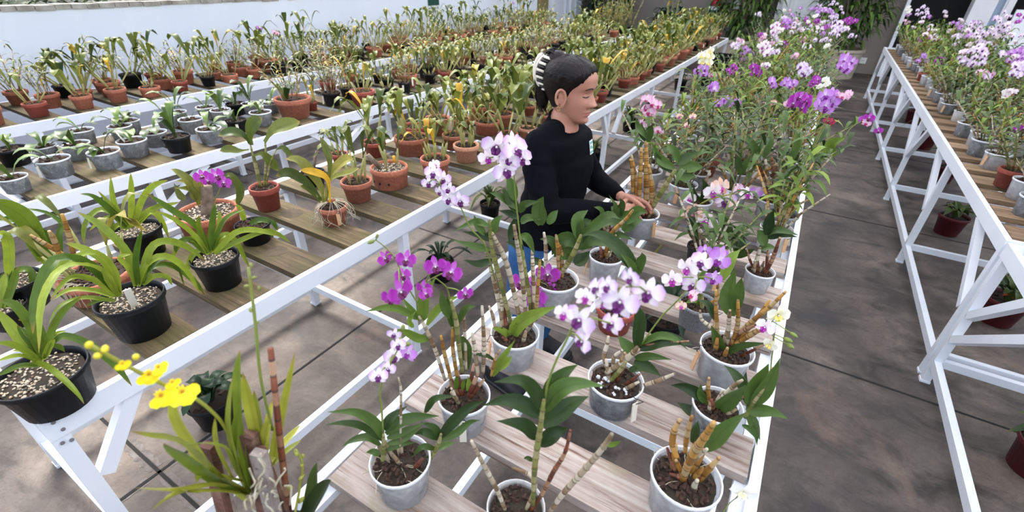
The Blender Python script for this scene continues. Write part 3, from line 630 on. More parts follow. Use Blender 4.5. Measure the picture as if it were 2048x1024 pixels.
def dendro_into(b,rng,nc,H,R,leafL,leafw,ml=0,mats=(1,2,3),ns=5,leafy=.6,lean=.4,tips=None,rad=.0042):
    a0=rng.uniform(0,6.28)
    for i in range(nc):
        a=a0+i*2.4+rng.uniform(-.5,.5); d=Vector((math.cos(a),math.sin(a),0)); p=d*R*rng.uniform(.1,.8); lf=rng.random()<leafy; h=H*(rng.uniform(.7,1.15) if lf else rng.uniform(.3,.85))
        ln=lean*rng.uniform(.1,1.2); q=p+d*h*ln+Vector((0,0,h*math.sqrt(max(.3,1-ln*ln*.6)))); mid=p.lerp(q,.5)-d*h*ln*.10+Vector((rng.uniform(-.01,.01),rng.uniform(-.01,.01),0))
        r=rad*rng.uniform(.8,1.25); b.tube([p,p.lerp(mid,.5),mid,mid.lerp(q,.5),q],[r*.7,r,r*1.1,r*.95,r*.5],6,rng.choice(mats) if not lf else rng.choice((mats[-1],mats[0])))
        if lf:
            C=spline([p,mid,q],16); nl=rng.randint(5,8); pa=rng.uniform(0,6.28)
            for k in range(nl):
                u=.40+.6*k/(nl-1); pt=C[int(u*16)]; aa=pa+(k%2)*PI+rng.uniform(-.35,.35); dd=Vector((math.cos(aa),math.sin(aa),0)); l=leafL*rng.uniform(.7,1.15)*(1-.25*abs(u-.75))
                up=rng.uniform(.25,.75)+(.5 if k==nl-1 else 0)
                b.leaf([pt,pt+dd*l*.38+Vector((0,0,l*.36*up*1.3)),pt+dd*l*.75+Vector((0,0,l*.45*up)),pt+dd*l*1.0+Vector((0,0,l*(.35*up-.12)))],leafw*rng.uniform(.8,1.15),Vector((0,0,1))-dd*.5,'lance',.22,ns,ml)
            if tips is not None: tips.append((q,d))
def spray_into(b,rng,p,d,L,nf,fs,ns=4,stem_mi=4,gap=.5):
    e=p+d*L*.5+Vector((0,0,L*.9)); mid=p.lerp(e,.5)+Vector((0,0,L*.14)); C=spline([p,mid,e,e+d*L*.25-Vector((0,0,L*.05))],14)
    b.tube(C,[.0016]*len(C),4,stem_mi)
    for k in range(nf):
        u=gap+(1-gap)*k/max(1,nf-1); pt=C[min(14,int(u*14))]; off=Vector((rng.uniform(-1,1),rng.uniform(-1,1),rng.uniform(-.6,.6)))*fs*.9
        fc=Vector((rng.uniform(-.9,.9),-1+rng.uniform(-.4,.6),rng.uniform(-.3,.5)))
        flower_into(b,rng,frame(fc,roll=rng.uniform(-.4,.4)),pt+off,fs*rng.uniform(.8,1.1),ns,rng.uniform(.75,1),False)
# ---------------------------------------------------------------- plants traced one by one
PLANTS=[]   # (bench key, x, y, object, look, fixed label or None)
def toCam(p):
    d=Vector((-p[0],-p[1],0)); return d.normalized()
class Hero:
    def __init__(s, bench, name, cat, label, top, w, kind, ratio=1.6, mixk='bark', z=ZT, r=None, seed=1, group=None, lvl=.86):
        s.rng=random.Random(seed); s.bench=bench
        r0=.07
        for _ in range(4):
            p=onz(top[0],top[1],z+r0*ratio); r0=w*depth(p)/F_PX/2 if r is None else r
        s.r=r0; s.h=r0*ratio; s.b=Vector((p.x,p.y,z)); s.t=thing(name,label,cat,s.b,group)
        add_pot(s.t,kind,s.r,s.h,mixk,True,lvl); s.mixz=s.h*lvl; PLANTS.append([bench,p.x,p.y,s.t,None,label])
    def P(s,x,y,off=0.0): return onplane(x,y,s.b,off)
    def W(s,px,p): return px*depth(p)/F_PX
    def leaves(s, L, mat='leaf_den', prof='lance', name='foliage', fold=.25, wk=1.15, dep=.35, up=.75, tw=.5, mats=None):
        b=MB()
        for l in L:
            w,pts=l[0],l[1]; o1=s.rng.uniform(-1,1)*dep
            if len(l)>2: o1=l[2]
            P0=[s.P(x,y) for x,y in pts]; ln=sum((P0[i+1]-P0[i]).length for i in range(len(P0)-1))
            P1=[s.P(x,y,o1*ln*(i/(len(pts)-1))**1.3) for i,(x,y) in enumerate(pts)]
            n=Vector((0,0,up))+toCam(s.b)*(.75+s.rng.uniform(-.2,.3))+Vector((s.rng.uniform(-1,1),s.rng.uniform(-1,1),0))*.3
            b.leaf([p-s.b for p in P1],s.W(w,P1[len(P1)//2])*wk,n,prof,fold,12,0,s.rng.uniform(-tw,tw))
        return ob(name,b.mesh('traced_leaves',MAT[mat]),s.t)
    def cane(s, w, pts, mat='cane_dry', name='cane', taper=.55, off=None):
        o1=s.rng.uniform(-.25,.35) if off is None else off; n=len(pts)
        P0=[s.P(x,y) for x,y in pts]; ln=(P0[-1]-P0[0]).length
        P1=[s.P(x,y,o1*ln*(i/(n-1))) for i,(x,y) in enumerate(pts)]
        C=spline(P1,14); r=s.W(w,P1[0])/2; b=MB()
        nodes=max(3,int(ln/.028)); rad=[]
        for i in range(15):
            u=i/14; rad.append(r*(.8+.2*min(1,u*3))*(1-(1-taper)*max(0,(u-.55)/.45)))
        b.tube([p-s.b for p in C],rad,9); b2=b
        # rings at the joints
        k=int(ln/.028)
        for q in range(1,k):
            u=q/k; i=min(13,int(u*14)); p=C[i].lerp(C[i+1],u*14-i); t=(C[i+1]-C[i]).normalized()
            b.tube([p-s.b-t*.0022,p-s.b,p-s.b+t*.0022],[rad[i]*.98,rad[i]*1.17,rad[i]*.98],9,0,False)
        return ob(name,b.mesh('traced_cane',MAT[mat]),s.t)
    def spike(s, pts, flowers, w=3.4, mat='stem', off0=0.0, off1=0.06, name='flower_spike', buds=()):
        n=len(pts); P1=[s.P(x,y,off0+(off1-off0)*i/(n-1)) for i,(x,y) in enumerate(pts)]
        C=spline(P1,20); b=MB(); r=s.W(w,P1[0])/2; b.tube([p-s.b for p in C],[r*(1-.5*i/20) for i in range(21)],7)
        for (x,y,d) in buds:
            p=s.P(x,y,off1); q=min(C,key=lambda c:(c-p).length); dd=s.W(d,p); t=(p-q).normalized() if (p-q).length>1e-4 else Vector((0,0,1))
            b.tube([q-s.b,p-s.b],[.0012,.0014],5); b.tube([p-s.b-t*dd*.5,p-s.b-t*dd*.2,p-s.b+t*dd*.2,p-s.b+t*dd*.5],[dd*.12,dd*.26,dd*.24,dd*.06],7)
        sp=ob(name,b.mesh('traced_spike',MAT[mat]),s.t)
        for f in flowers:
            x,y,d,st=f[:4]; o=off1+s.rng.uniform(-.03,.04); p=s.P(x,y,o); var=f[4] if len(f)>4 else None
            q=min(C,key=lambda c:(c-p).length); fw=add_flower(sp,s.b,p,s.W(d,p)/2*1.04,st,s.rng,var=var,spread=.38)
            m=MB(); m.tube([q-s.b,(q+p)/2-s.b+Vector((0,0,.004)),p-s.b],[.0014]*3,5); ob('pedicel',m.mesh('pedicel',MAT[mat]),sp)
        return sp
    def fol(s, fn, mats, c=None, name='foliage', px=None):
        b=MB(); fn(b,s.rng); me=b.mesh('grown_'+name,[MAT[m] for m in mats]); o=ob(name,me,s.t); o.location=(0,0,s.mixz) if c is None else c; return o
    def mound(s, n=5, mat='cane_dry', seed=None):
        """short cut stubs around the centre of the pot"""
        for i in range(n):
            a=s.rng.uniform(0,6.28); r=s.r*.5*s.rng.random(); d=Vector((math.cos(a),math.sin(a),0)); b=MB(); L=s.rng.uniform(.03,.09)
            p=d*r+Vector((0,0,s.mixz-.005)); q=p+d*L*s.rng.uniform(.1,.7)+Vector((0,0,L)); rr=s.rng.uniform(.004,.0065)
            b.tube([p,p.lerp(q,.5),q],[rr,rr*1.1,rr*.6],8); ob('stub',b.mesh('stub',MAT[s.rng.choice((mat,'cane_dry','cane_red'))]),s.t)
    def roots(s, n=8, L=.05):
        b=MB()
        for i in range(n):
            a=s.rng.uniform(0,6.28); r=s.r*.7*s.rng.random(); p=Vector((math.cos(a)*r,math.sin(a)*r,s.mixz+.004)); P=[p]; 
            for k in range(3): a+=s.rng.uniform(-.8,.8); p=p+Vector((math.cos(a),math.sin(a),s.rng.uniform(-.12,.18)))*L/3; P.append(p)
            b.tube(spline(P,7),[.0008]*8,4)
        ob('roots',b.mesh('roots',MAT['root']),s.t)
DEN=('dendrobium_orchid','orchid')
# ---- pale-board bench, traced plants
a=Hero('b4',*DEN,'short dark-leaved dendrobium in milky pot on the nearest pale board, white-violet flowers above',(800,918),122,'milky',1.55,seed=11)
a.leaves([(19,[(764,876),(752,848),(712,824),(655,824)]),(13,[(762,880),(725,853),(687,846),(650,850)]),(14,[(760,890),(737,875),(707,880),(684,893)]),(12,[(759,910),(747,903),(732,905)]),
 (17,[(769,860),(782,836),(815,812)]),(20,[(772,868),(800,843),(837,833),(878,832)]),(14,[(774,876),(807,863),(850,845)]),(14,[(774,888),(812,873),(845,850)]),(12,[(774,900),(800,888),(830,885)]),
 (22,[(879,875),(904,843),(937,815),(972,800)]),(15,[(882,880),(912,865),(937,845),(960,840)]),(13,[(880,873),(867,855),(842,845)]),(15,[(877,878),(849,863),(829,868)]),(12,[(877,898),(892,890),(912,884)]),(11,[(870,898),(845,893),(824,915)]),(9,[(867,910),(852,915)]),
 (13,[(850,825),(869,798),(912,792)])],dep=.25)
a.cane(9,[(765,922),(767,895),(767,868)],'cane_green',off=.1); a.cane(9,[(860,918),(876,890),(882,868)],'cane_green',off=.1); a.cane(5,[(800,905),(802,790),(797,755)],'cane_dry')
a.spike([(766,868),(763,815),(760,792),(764,762),(776,735),(795,700),(805,670)],[(757,752,40,'lav'),(786,712,46,'lav'),(776,738,34,'lav'),(817,707,38,'vio'),(797,690,34,'lav'),(788,668,30,'lav')],4.5,buds=((812,688,20),(806,655,16),(822,700,16)),off1=.02)
a.mound(5); a.roots(9)
b=Hero('b4',*DEN,'dendrobium with magenta sprays over grey canes, milky pot on the second nearest board',(928,788),106,'milky',1.6,seed=12)
for w,p,m in [(8,[(890,760),(873,707),(862,680),(848,650),(838,632)],'cane_dry'),(8,[(902,758),(890,712),(882,672)],'cane_ochre'),(8,[(914,752),(906,700),(905,655)],'cane_ochre'),(8,[(924,748),(923,725),(921,700)],'cane_red'),(9,[(956,750),(950,700),(944,665)],'cane_dry'),(9,[(966,745),(968,690),(964,612)],'cane_dry'),(7,[(932,740),(930,680),(927,617)],'cane_dry'),(9,[(925,745),(916,680),(912,640),(902,600)],'cane_green'),(6,[(982,752),(990,720),(1000,700)],'cane_ochre')]: b.cane(w,p,m)
b.leaves([(15,[(834,638),(800,618),(768,615),(731,623)]),(12,[(842,642),(822,618),(805,595)]),(24,[(845,640),(850,600),(872,553)]),(15,[(854,650),(872,622),(898,600),(920,592)]),(17,[(857,678),(837,676),(812,664),(785,659)]),(11,[(826,655),(820,640),(832,622)])],'leaf_den2',wk=1.1)
b.leaves([(19,[(903,637),(888,610),(882,578)]),(15,[(912,662),(906,625),(896,590)]),(14,[(917,645),(932,617),(953,612)]),(25,[(922,672),(932,702),(938,740)]),(8,[(952,708),(975,712),(992,724)]),(22,[(914,662),(904,628),(893,592)])],wk=1.05)
b.leaves([(14,[(985,752),(1003,720),(1030,680)]),(16,[(990,740),(1012,725),(1024,712)])],'leaf_den2',name='shoot_foliage')
b.spike([(838,634),(836,610),(822,585),(805,555),(792,520),(772,496),(752,480)],[(770,517,34,'mag'),(812,520,42,'mag'),(800,583,58,'mag',0),(783,596,44,'mag'),(806,552,34,'mag')],buds=((742,484,16),(754,472,12)))
b.spike([(900,598),(893,575),(880,563),(868,556),(852,564)],[(871,533,48,'mag'),(903,545,50,'mag'),(849,576,36,'mag'),(930,588,36,'mag',2),(852,588,30,'mag')])
b.leaves([(9,[(913,778),(912,762),(916,748)]),(9,[(935,782),(938,765),(936,752)]),(8,[(925,780),(926,764),(932,758)])],'leaf_den2',name='new_shoots'); b.mound(9,'cane_red'); add_tag(b.t,b.r,b.h,b.rng,'tag_white',a=-1.0)
c=Hero('b4',*DEN,'tall dendrobium with long ringed canes beside the bench leg, in milky pot with tan tag',(1030,664),98,'milky',1.5,seed=13)
for w,p,m in [(9,[(1006,652),(988,560),(962,470)],'cane_dry'),(10,[(1040,640),(1014,530),(984,466)],'cane_dry'),(9,[(1022,648),(1000,560),(985,500),(978,440)],'cane_green'),(9,[(1052,640),(1046,570),(1038,510),(1028,450)],'cane_dry'),(9,[(1062,645),(1060,600),(1050,540),(1040,470)],'cane_green'),(9,[(1003,655),(1003,610),(1001,584)],'cane_dry'),(10,[(1012,652),(1008,625),(1004,590)],'cane_red'),(7,[(990,655),(985,630),(978,612)],'cane_dry'),(8,[(1072,640),(1074,600),(1080,520)],'cane_ochre'),(8,[(1070,640),(1066,540),(1064,500)],'cane_dry')]: c.cane(w,p,m)
c.leaves([(20,[(1035,424),(1018,398),(1004,378)]),(17,[(1038,418),(1007,397),(979,385)],),(15,[(1038,436),(1018,428),(997,421)]),(15,[(1038,424),(1050,409),(1080,402)]),(27,[(1081,450),(1079,416),(1087,393)]),(16,[(1096,448),(1105,432),(1116,420)]),(15,[(1042,446),(1058,436),(1093,440)]),(13,[(976,452),(950,444),(907,462)]),(14,[(985,480),(965,472),(925,463)]),(14,[(980,500),(950,493),(905,480)]),(16,[(1030,440),(1022,465),(1018,490)]),(17,[(1040,470),(1056,480),(1070,510)]),(14,[(970,470),(955,450),(948,430)]),(16,[(1046,500),(1030,490),(1012,484)]),(14,[(985,520),(958,528),(928,520)]),(16,[(984,470),(992,445),(1006,430)]),(20,[(1030,400),(1024,370),(1012,350)])])
c.leaves([(27,[(1022,680),(1038,648),(1072,628),(1116,612)],.2),(17,[(1024,680),(1005,664),(984,656)],.3),(17,[(1026,675),(1034,655),(1032,645)],.2),(20,[(1010,716),(1024,712),(1028,716)],.2)],'leaf_den2',name='fresh_foliage',wk=1.1)
c.spike([(990,560),(970,491),(940,455),(922,416),(900,390),(872,360)],[(866,346,36,'lav'),(857,366,30,'lav'),(886,358,34,'lav'),(897,378,30,'lav'),(880,384,26,'lav'),(921,402,40,'lav'),(899,399,36,'lav'),(869,330,24,'pale')])
c.spike([(1050,560),(1036,440),(1030,381),(1027,340),(1018,300)],[(993,292,64,'lav',0),(1031,300,56,'lav'),(975,316,40,'pale'),(1010,341,56,'lav',1),(1042,318,46,'lav'),(1022,282,40,'lav'),(1020,318,44,'lav'),(1004,310,40,'pale')])
c.mound(6); add_tag(c.t,c.r,c.h,c.rng,a=-2.3)
d=Hero('b4',*DEN,'dendrobium with sprawling dark leaves in the clear pot with white foam crumbs',(1232,757),112,'clear',1.35,'foam',seed=14)
for w,p,m in [(9,[(1218,744),(1208,715),(1214,690),(1217,672)],'cane_dry'),(8,[(1226,740),(1228,715),(1245,700)],'cane_dry'),(12,[(1212,746),(1240,728),(1264,708),(1275,694)],'cane_dry'),(7,[(1240,745),(1243,720),(1250,705)],'cane_ochre'),(9,[(1288,770),(1315,762),(1350,747)],'cane_dry'),(8,[(1270,705),(1300,690),(1355,672)],'cane_dry'),(10,[(1218,765),(1240,740),(1252,722)],'cane_green'),(5,[(1290,690),(1330,686),(1378,682)],'cane_red')]: d.cane(w,p,m)
d.leaves([(19,[(1274,694),(1278,660),(1269,627)]),(21,[(1272,706),(1252,690),(1236,671)]),(30,[(1280,698),(1318,682),(1352,682),(1384,690)]),(14,[(1282,688),(1316,672),(1350,678),(1376,700)]),(15,[(1270,716),(1300,712),(1344,719)]),(20,[(1268,724),(1296,734),(1322,752)]),(12,[(1258,740),(1272,738),(1284,742)]),(22,[(1271,690),(1280,640),(1276,610)])])
d.spike([(1282,690),(1300,664),(1324,632),(1348,608),(1374,580),(1398,550),(1412,535)],[(1376,537,48,'pale'),(1402,524,46,'lav'),(1438,520,46,'vio'),(1386,570,50,'lav'),(1344,560,42,'pale'),(1426,558,36,'vio'),(1440,504,32,'vio'),(1362,560,34,'pale'),(1386,592,28,'pink',2),(1410,500,28,'vio'),(1362,612,24,'peach',2)],3.6)
d.mound(6,'cane_red'); add_tag(d.t,d.r,d.h,d.rng,'tag_white',a=-.5)
e=Hero('b4',*DEN,'thick ochre-caned dendrobium in the wide milky pot by the aisle rail, few leaves',(1373,950),140,'milky',1.5,seed=15)
for w,p,m in [(15,[(1362,972),(1374,935),(1392,900),(1412,870),(1428,845)],'cane_ochre'),(13,[(1355,918),(1345,890),(1349,860),(1361,838)],'cane_ochre'),(10,[(1370,905),(1374,870),(1384,832)],'cane_ochre'),(9,[(1350,942),(1342,918),(1334,895)],'cane_red'),(11,[(1378,930),(1395,912),(1414,898)],'cane_dry'),(12,[(1366,995),(1352,985),(1338,970)],'cane_dry'),(10,[(1388,955),(1398,945),(1405,935)],'cane_ochre'),(10,[(1370,960),(1356,930),(1352,920)],'cane_ochre'),(12,[(1374,965),(1362,955),(1338,948)],'cane_red'),(12,[(1390,1000),(1388,975),(1395,960)],'cane_dry')]: e.cane(w,p,m)
e.leaves([(28,[(1412,900),(1446,862),(1492,825)]),(14,[(1384,885),(1392,858),(1396,842)])]); e.leaves([(10,[(1392,1024),(1396,1010),(1392,1002)])],'leaf_den2',name='new_shoots'); e.mound(5,'cane_ochre'); e.roots(8)
f=Hero('b4',*DEN,'broad dark-leaved dendrobium leaning over the aisle rail behind the ochre-caned one',(1436,808),98,'clear',1.6,seed=16)
for w,p,m in [(9,[(1420,815),(1416,780),(1418,755)],'cane_ochre'),(9,[(1425,830),(1440,800),(1470,770),(1485,760)],'cane_dry'),(8,[(1440,830),(1470,805),(1492,790)],'cane_red'),(9,[(1490,835),(1510,800),(1530,770),(1545,735)],'cane_green'),(8,[(1422,835),(1430,810),(1446,780)],'cane_dry')]: f.cane(w,p,m)
f.leaves([(22,[(1424,818),(1400,790),(1370,774),(1342,770)]),(20,[(1424,836),(1390,826),(1370,815),(1355,805)]),(32,[(1428,826),(1460,796),(1492,770)]),(20,[(1424,846),(1436,832),(1446,822)]),(36,[(1498,808),(1516,770),(1537,728)]),(26,[(1505,812),(1535,770),(1560,716)]),(24,[(1492,815),(1512,820),(1545,824),(1577,838)]),(11,[(1484,850),(1500,858),(1512,872),(1514,892)]),(20,[(1498,812),(1490,780),(1470,748),(1448,730)]),(18,[(1424,812),(1404,790),(1402,768)]),(18,[(1496,818),(1508,850),(1520,880)])],wk=1.1)
f.mound(4)
g=Hero('b4',*DEN,'ochre-caned dendrobium splaying towards the aisle in a milky pot, pale flowers at its tips',(1455,694),104,'milky',1.5,seed=17)
for w,p,m in [(9,[(1464,690),(1490,655),(1536,617),(1572,583)],'cane_ochre'),(11,[(1468,690),(1500,670),(1536,650)],'cane_ochre'),(8,[(1455,690),(1458,640),(1460,620)],'cane_dry'),(8,[(1444,690),(1428,660),(1404,640),(1400,620)],'cane_dry'),(9,[(1463,690),(1475,650),(1476,600)],'cane_ochre'),(9,[(1460,690),(1480,665),(1512,650)],'cane_red'),(8,[(1428,700),(1434,660),(1432,620),(1432,580)],'cane_ochre'),(9,[(1424,760),(1438,735),(1446,715)],'cane_green'),(8,[(1470,694),(1510,640),(1540,600)],'cane_ochre')]: g.cane(w,p,m)
g.leaves([(30,[(1464,632),(1458,590),(1472,536)]),(20,[(1472,622),(1480,580),(1484,555)]),(20,[(1446,712),(1436,682),(1422,650)]),(16,[(1448,710),(1480,694),(1536,686)]),(18,[(1440,736),(1424,712),(1408,688)]),(20,[(1446,730),(1478,737),(1496,766)]),(14,[(1430,640),(1416,610),(1396,600)])])
g.spike([(1540,760),(1543,720),(1548,680),(1540,650),(1556,632)],[(1556,630,46,'cream'),(1530,655,38,'pale'),(1540,690,30,'cream',2)],3,buds=((1576,680,20),(1588,670,16),(1580,692,18)))
g.mound(6,'cane_ochre'); add_tag(g.t,g.r,g.h,g.rng,a=-2.6); g.roots()
h=Hero('b4','dendrobium_orchid','orchid','bark-filled brick-red clay pot with white marks on the pale boards, hidden by big flowers',(1234,612),82,'terra_red',1.35,seed=18)
for w,p,m in [(7,[(1262,615),(1285,590),(1300,560)],'cane_dry'),(7,[(1215,612),(1205,590),(1200,570)],'cane_dry')]: h.cane(w,p,m)
h.leaves([(26,[(1275,548),(1245,505),(1205,472),(1172,468)]),(18,[(1268,560),(1284,520),(1284,505)]),(16,[(1270,560),(1262,530),(1240,505)])])
m=MB()
for P in ([(1241,656),(1247,661),(1251,657)],[(1255,645),(1258,652),(1263,649),(1266,642)],[(1263,648),(1262,660)]):
    Q=[]
    for x,y in P:
        v=h.P(x,y,h.r*1.0)-h.b; k=math.hypot(v.x,v.y); s_=h.r*(.86)*(1+.0)+.002; zf=max(0,min(1,v.z/h.h)); rr_=h.r*(.70+.24*min(1,zf/.76))+.0015; Q.append(Vector((v.x/k*rr_,v.y/k*rr_,v.z)))
    m.tube(Q,[.0014]*len(Q),5)
ob('chalk_mark',m.mesh('chalk_mark',MAT['lab_white']),h.t); h.mound(4)
i_=Hero('b4',*DEN,'leafy dendrobium with magenta flowers in milky pot against the rail by the woman\'s jeans',(1112,556),92,'milky',1.5,seed=19)
for w,p,m in [(10,[(1105,566),(1130,535),(1150,500),(1162,470)],'cane_green'),(8,[(1118,560),(1116,500),(1112,470)],'cane_ochre'),(8,[(1124,555),(1124,515),(1120,490)],'cane_ochre'),(8,[(1090,560),(1092,500),(1088,465)],'cane_dry')]: i_.cane(w,p,m)
i_.leaves([(32,[(1140,514),(1124,500),(1108,514)]),(24,[(1148,526),(1166,518),(1180,502)]),(26,[(1158,492),(1136,478),(1114,490),(1104,510)]),(27,[(1160,496),(1178,480),(1208,484),(1230,500)]),(22,[(1162,484),(1168,450),(1182,440)]),(20,[(1150,500),(1172,470),(1200,468)]),(24,[(1158,480),(1155,440),(1176,420)]),(13,[(1090,530),(1070,522),(1058,528)]),(16,[(1116,500),(1100,480),(1080,478)]),(20,[(1164,470),(1190,452),(1218,430),(1240,438)])])
i_.spike([(1050,640),(1058,600),(1066,575),(1082,560),(1098,545)],[(1042,566,46,'mag'),(1096,548,54,'mag'),(1076,596,46,'mag',0),(1102,578,30,'mag'),(1060,570,36,'mag'),(1064,602,30,'mag')],3)
j_=Hero('b4',*DEN,'dendrobium in tall milky pot, second pot in front of the woman\'s hands',(1213,510),68,'milky',1.75,seed=20)
for w,p,m in [(7,[(1210,515),(1220,470),(1250,440),(1266,420)],'cane_ochre'),(7,[(1216,512),(1222,490),(1232,470)],'cane_green')]: j_.cane(w,p,m)
j_.leaves([(20,[(1245,452),(1222,443),(1202,456)]),(22,[(1252,446),(1276,423),(1294,425)]),(22,[(1246,462),(1264,445),(1286,440)]),(12,[(1218,480),(1240,470),(1266,480)])]); j_.leaves([(24,[(1180,496),(1168,462),(1178,440)]),(20,[(1168,500),(1156,475),(1155,468)])],name='side_foliage'); j_.mound(4); add_tag(j_.t,j_.r,j_.h,j_.rng,a=-2.7)
k_=Hero('b4',*DEN,'ochre-caned dendrobium in greenish milky pot held between the woman\'s hands',(1286,424),66,'milky',1.5,seed=21)
for w,p,m in [(11,[(1292,426),(1293,350),(1292,276)],'cane_ochre'),(10,[(1303,428),(1304,380),(1298,330)],'cane_ochre'),(9,[(1278,424),(1280,360),(1283,296)],'cane_ochre'),(8,[(1266,385),(1265,350),(1261,318)],'cane_ochre'),(8,[(1274,400),(1270,350),(1263,310)],'cane_ochre'),(10,[(1294,432),(1312,402),(1335,365),(1350,340)],'cane_green'),(7,[(1300,425),(1312,405),(1318,390)],'cane_ochre')]: k_.cane(w,p,m)
k_.leaves([(16,[(1348,338),(1320,318),(1303,284)]),(14,[(1344,346),(1318,322),(1311,304)]),(18,[(1354,328),(1372,316),(1400,303)]),(20,[(1358,338),(1385,334),(1406,334)]),(20,[(1350,345),(1370,352),(1392,352)]),(14,[(1356,325),(1348,300),(1330,288)]),(12,[(1290,282),(1284,262),(1282,246)]),(13,[(1296,284),(1300,262),(1304,248)]),(12,[(1292,276),(1276,256),(1272,236)])]); k_.mound(5,'cane_ochre'); add_tag(k_.t,k_.r,k_.h,k_.rng,a=-.5)
l_=Hero('b4',*DEN,'small leafy dendrobium in clear pot at the rail under the woman\'s forearms',(1217,462),62,'clear',1.6,seed=22)
l_.leaves([(14,[(1235,440),(1228,412),(1218,390)]),(12,[(1234,430),(1228,418),(1222,413)]),(12,[(1204,436),(1200,420),(1188,414)]),(14,[(1240,432),(1244,410),(1240,396)]),(14,[(1226,450),(1212,436),(1180,438)]),(16,[(1236,440),(1256,430),(1270,436)]),(13,[(1204,450),(1190,440),(1178,446)])],'leaf_den'); l_.mound(7)
m_=Hero('b4',*DEN,'grey-potted dendrobium under the violet-centred spray, in front of the bark-brown tag',(1398,604),74,'grey',1.5,seed=23)
for w,p,m in [(8,[(1400,640),(1404,600),(1390,560)],'cane_green'),(8,[(1405,610),(1432,600),(1436,560)],'cane_ochre')]: m_.cane(w,p,m)
m_.leaves([(16,[(1402,622),(1394,600),(1370,606)]),(18,[(1394,590),(1400,560),(1412,540)]),(20,[(1444,560),(1460,520),(1480,500)])],'leaf_den2'); add_tag(m_.t,m_.r,m_.h,m_.rng,a=-.3)
n_=Hero('b4',*DEN,'dotted-caned dendrobium in milky pot touching the aisle rail, middle of the pale-board bench',(1521,540),56,'milky',1.6,seed=24)
for w,p,m in [(8,[(1504,545),(1515,515),(1520,495)],'cane_dry'),(8,[(1530,548),(1546,515),(1560,475)],'cane_red'),(6,[(1532,545),(1534,520),(1536,500)],'cane_red'),(5,[(1508,540),(1500,520),(1494,500)],'cane_red')]: n_.cane(w,p,m)
n_.leaves([(14,[(1516,500),(1535,494),(1556,498)]),(20,[(1530,490),(1520,470),(1514,460)]),(16,[(1536,470),(1560,462),(1596,470)]),(14,[(1536,476),(1560,468),(1594,474)]),(18,[(1534,470),(1540,440),(1548,420)]),(14,[(1478,512),(1470,490),(1460,478)]),(15,[(1480,510),(1482,485),(1480,466)]),(12,[(1474,515),(1495,505),(1510,498)])]); n_.mound(4)
s_=Hero('b4',*DEN,'single tall leafy cane in the white pot nearest the viewer, big lilac-white flowers',(1032,1012),118,'white',1.5,seed=25)
s_.cane(11,[(1066,1010),(1070,930),(1080,860),(1088,800)],'cane_green',off=.1)
for w,p,m in [(9,[(1060,1024),(1086,985),(1106,945),(1130,905),(1141,860)],'cane_red'),(11,[(1100,1024),(1124,990),(1164,945),(1204,898),(1224,868)],'cane_dry'),(9,[(1012,1024),(994,980),(965,925),(943,882)],'cane_dry'),(9,[(1052,1020),(1070,975),(1060,950),(1024,935)],'cane_dry')]: s_.cane(w,p,m)
s_.leaves([(27,[(1084,820),(1070,784),(1040,760),(988,764)]),(29,[(1080,833),(1056,812),(1014,800),(966,811)]),(26,[(1074,876),(1046,850),(994,842)]),(27,[(1086,816),(1104,770),(1130,744),(1156,729)]),(32,[(1087,822),(1116,783),(1156,768),(1209,772)]),(33,[(1086,850),(1116,828),(1146,806),(1177,793)]),(28,[(1080,890),(1108,866),(1136,857)]),(8,[(1066,922),(1056,916),(1047,917)])],up=.9)
s_.spike([(1090,800),(1096,765),(1112,722),(1131,684),(1150,645),(1185,600),(1225,580),(1262,572)],[(1240,604,78,'lav',0),(1296,586,66,'lav',1),(1160,640,70,'lav',0),(1225,648,52,'lav',2),(1165,684,50,'lav'),(1128,628,44,'pale',2),(1170,595,44,'pale',2),(1196,576,50,'lav',2),(1216,572,46,'lav'),(1262,556,48,'lav',2),(1206,606,40,'pale',2)],5,off1=.05)
s_.leaves([(9,[(1210,890),(1228,888),(1242,882)])],'leaf_den2',name='new_shoots')
o_=Hero('b4',*DEN,'dendrobium in small grey pot behind the peach-petalled flowers',(1396,398),58,'milky',1.4,seed=26)
o_.leaves([(16,[(1400,420),(1390,395),(1388,372)]),(14,[(1404,410),(1412,380),(1404,356)]),(20,[(1394,470),(1388,450),(1394,440)]),(16,[(1430,462),(1450,440),(1446,430)])]); o_.cane(6,[(1404,412),(1410,370),(1420,340)],'cane_dry')
o_.spike([(1298,520),(1340,470),(1376,428),(1412,402),(1446,392),(1478,386)],[(1424,384,40,'pale'),(1378,398,30,'pale'),(1376,428,38,'peach'),(1392,424,36,'peach'),(1412,442,44,'pale'),(1452,402,44,'lav'),(1440,374,40,'peach'),(1494,388,32,'pale'),(1476,378,24,'pink'),(1512,384,26,'vio'),(1468,410,20,'peach',2)],4,'stem_y')
q_=Hero('b4',*DEN,'black-potted bare dendrobium on the pale boards behind the long lilac-and-white spray',(1404,492),56,'black',1.4,seed=27)
q_.leaves([(20,[(1392,480),(1386,455),(1380,430)]),(16,[(1452,482),(1430,470),(1412,460)]),(18,[(1458,475),(1452,450),(1446,432)]),(14,[(1462,476),(1478,462),(1492,452)]),(12,[(1408,500),(1416,495),(1420,510)])]); q_.cane(8,[(1412,490),(1404,470),(1398,455)],'cane_dry')
e.spike([(1436,1040),(1456,1010),(1472,996)],[(1487,984,54,'white',1)],3,off1=.03)
u_=Hero('b4',*DEN,'dendrobium of banded red-brown canes at the aisle rail, middle of the pale bench',(1543,398),50,'milky',1.5,seed=61)
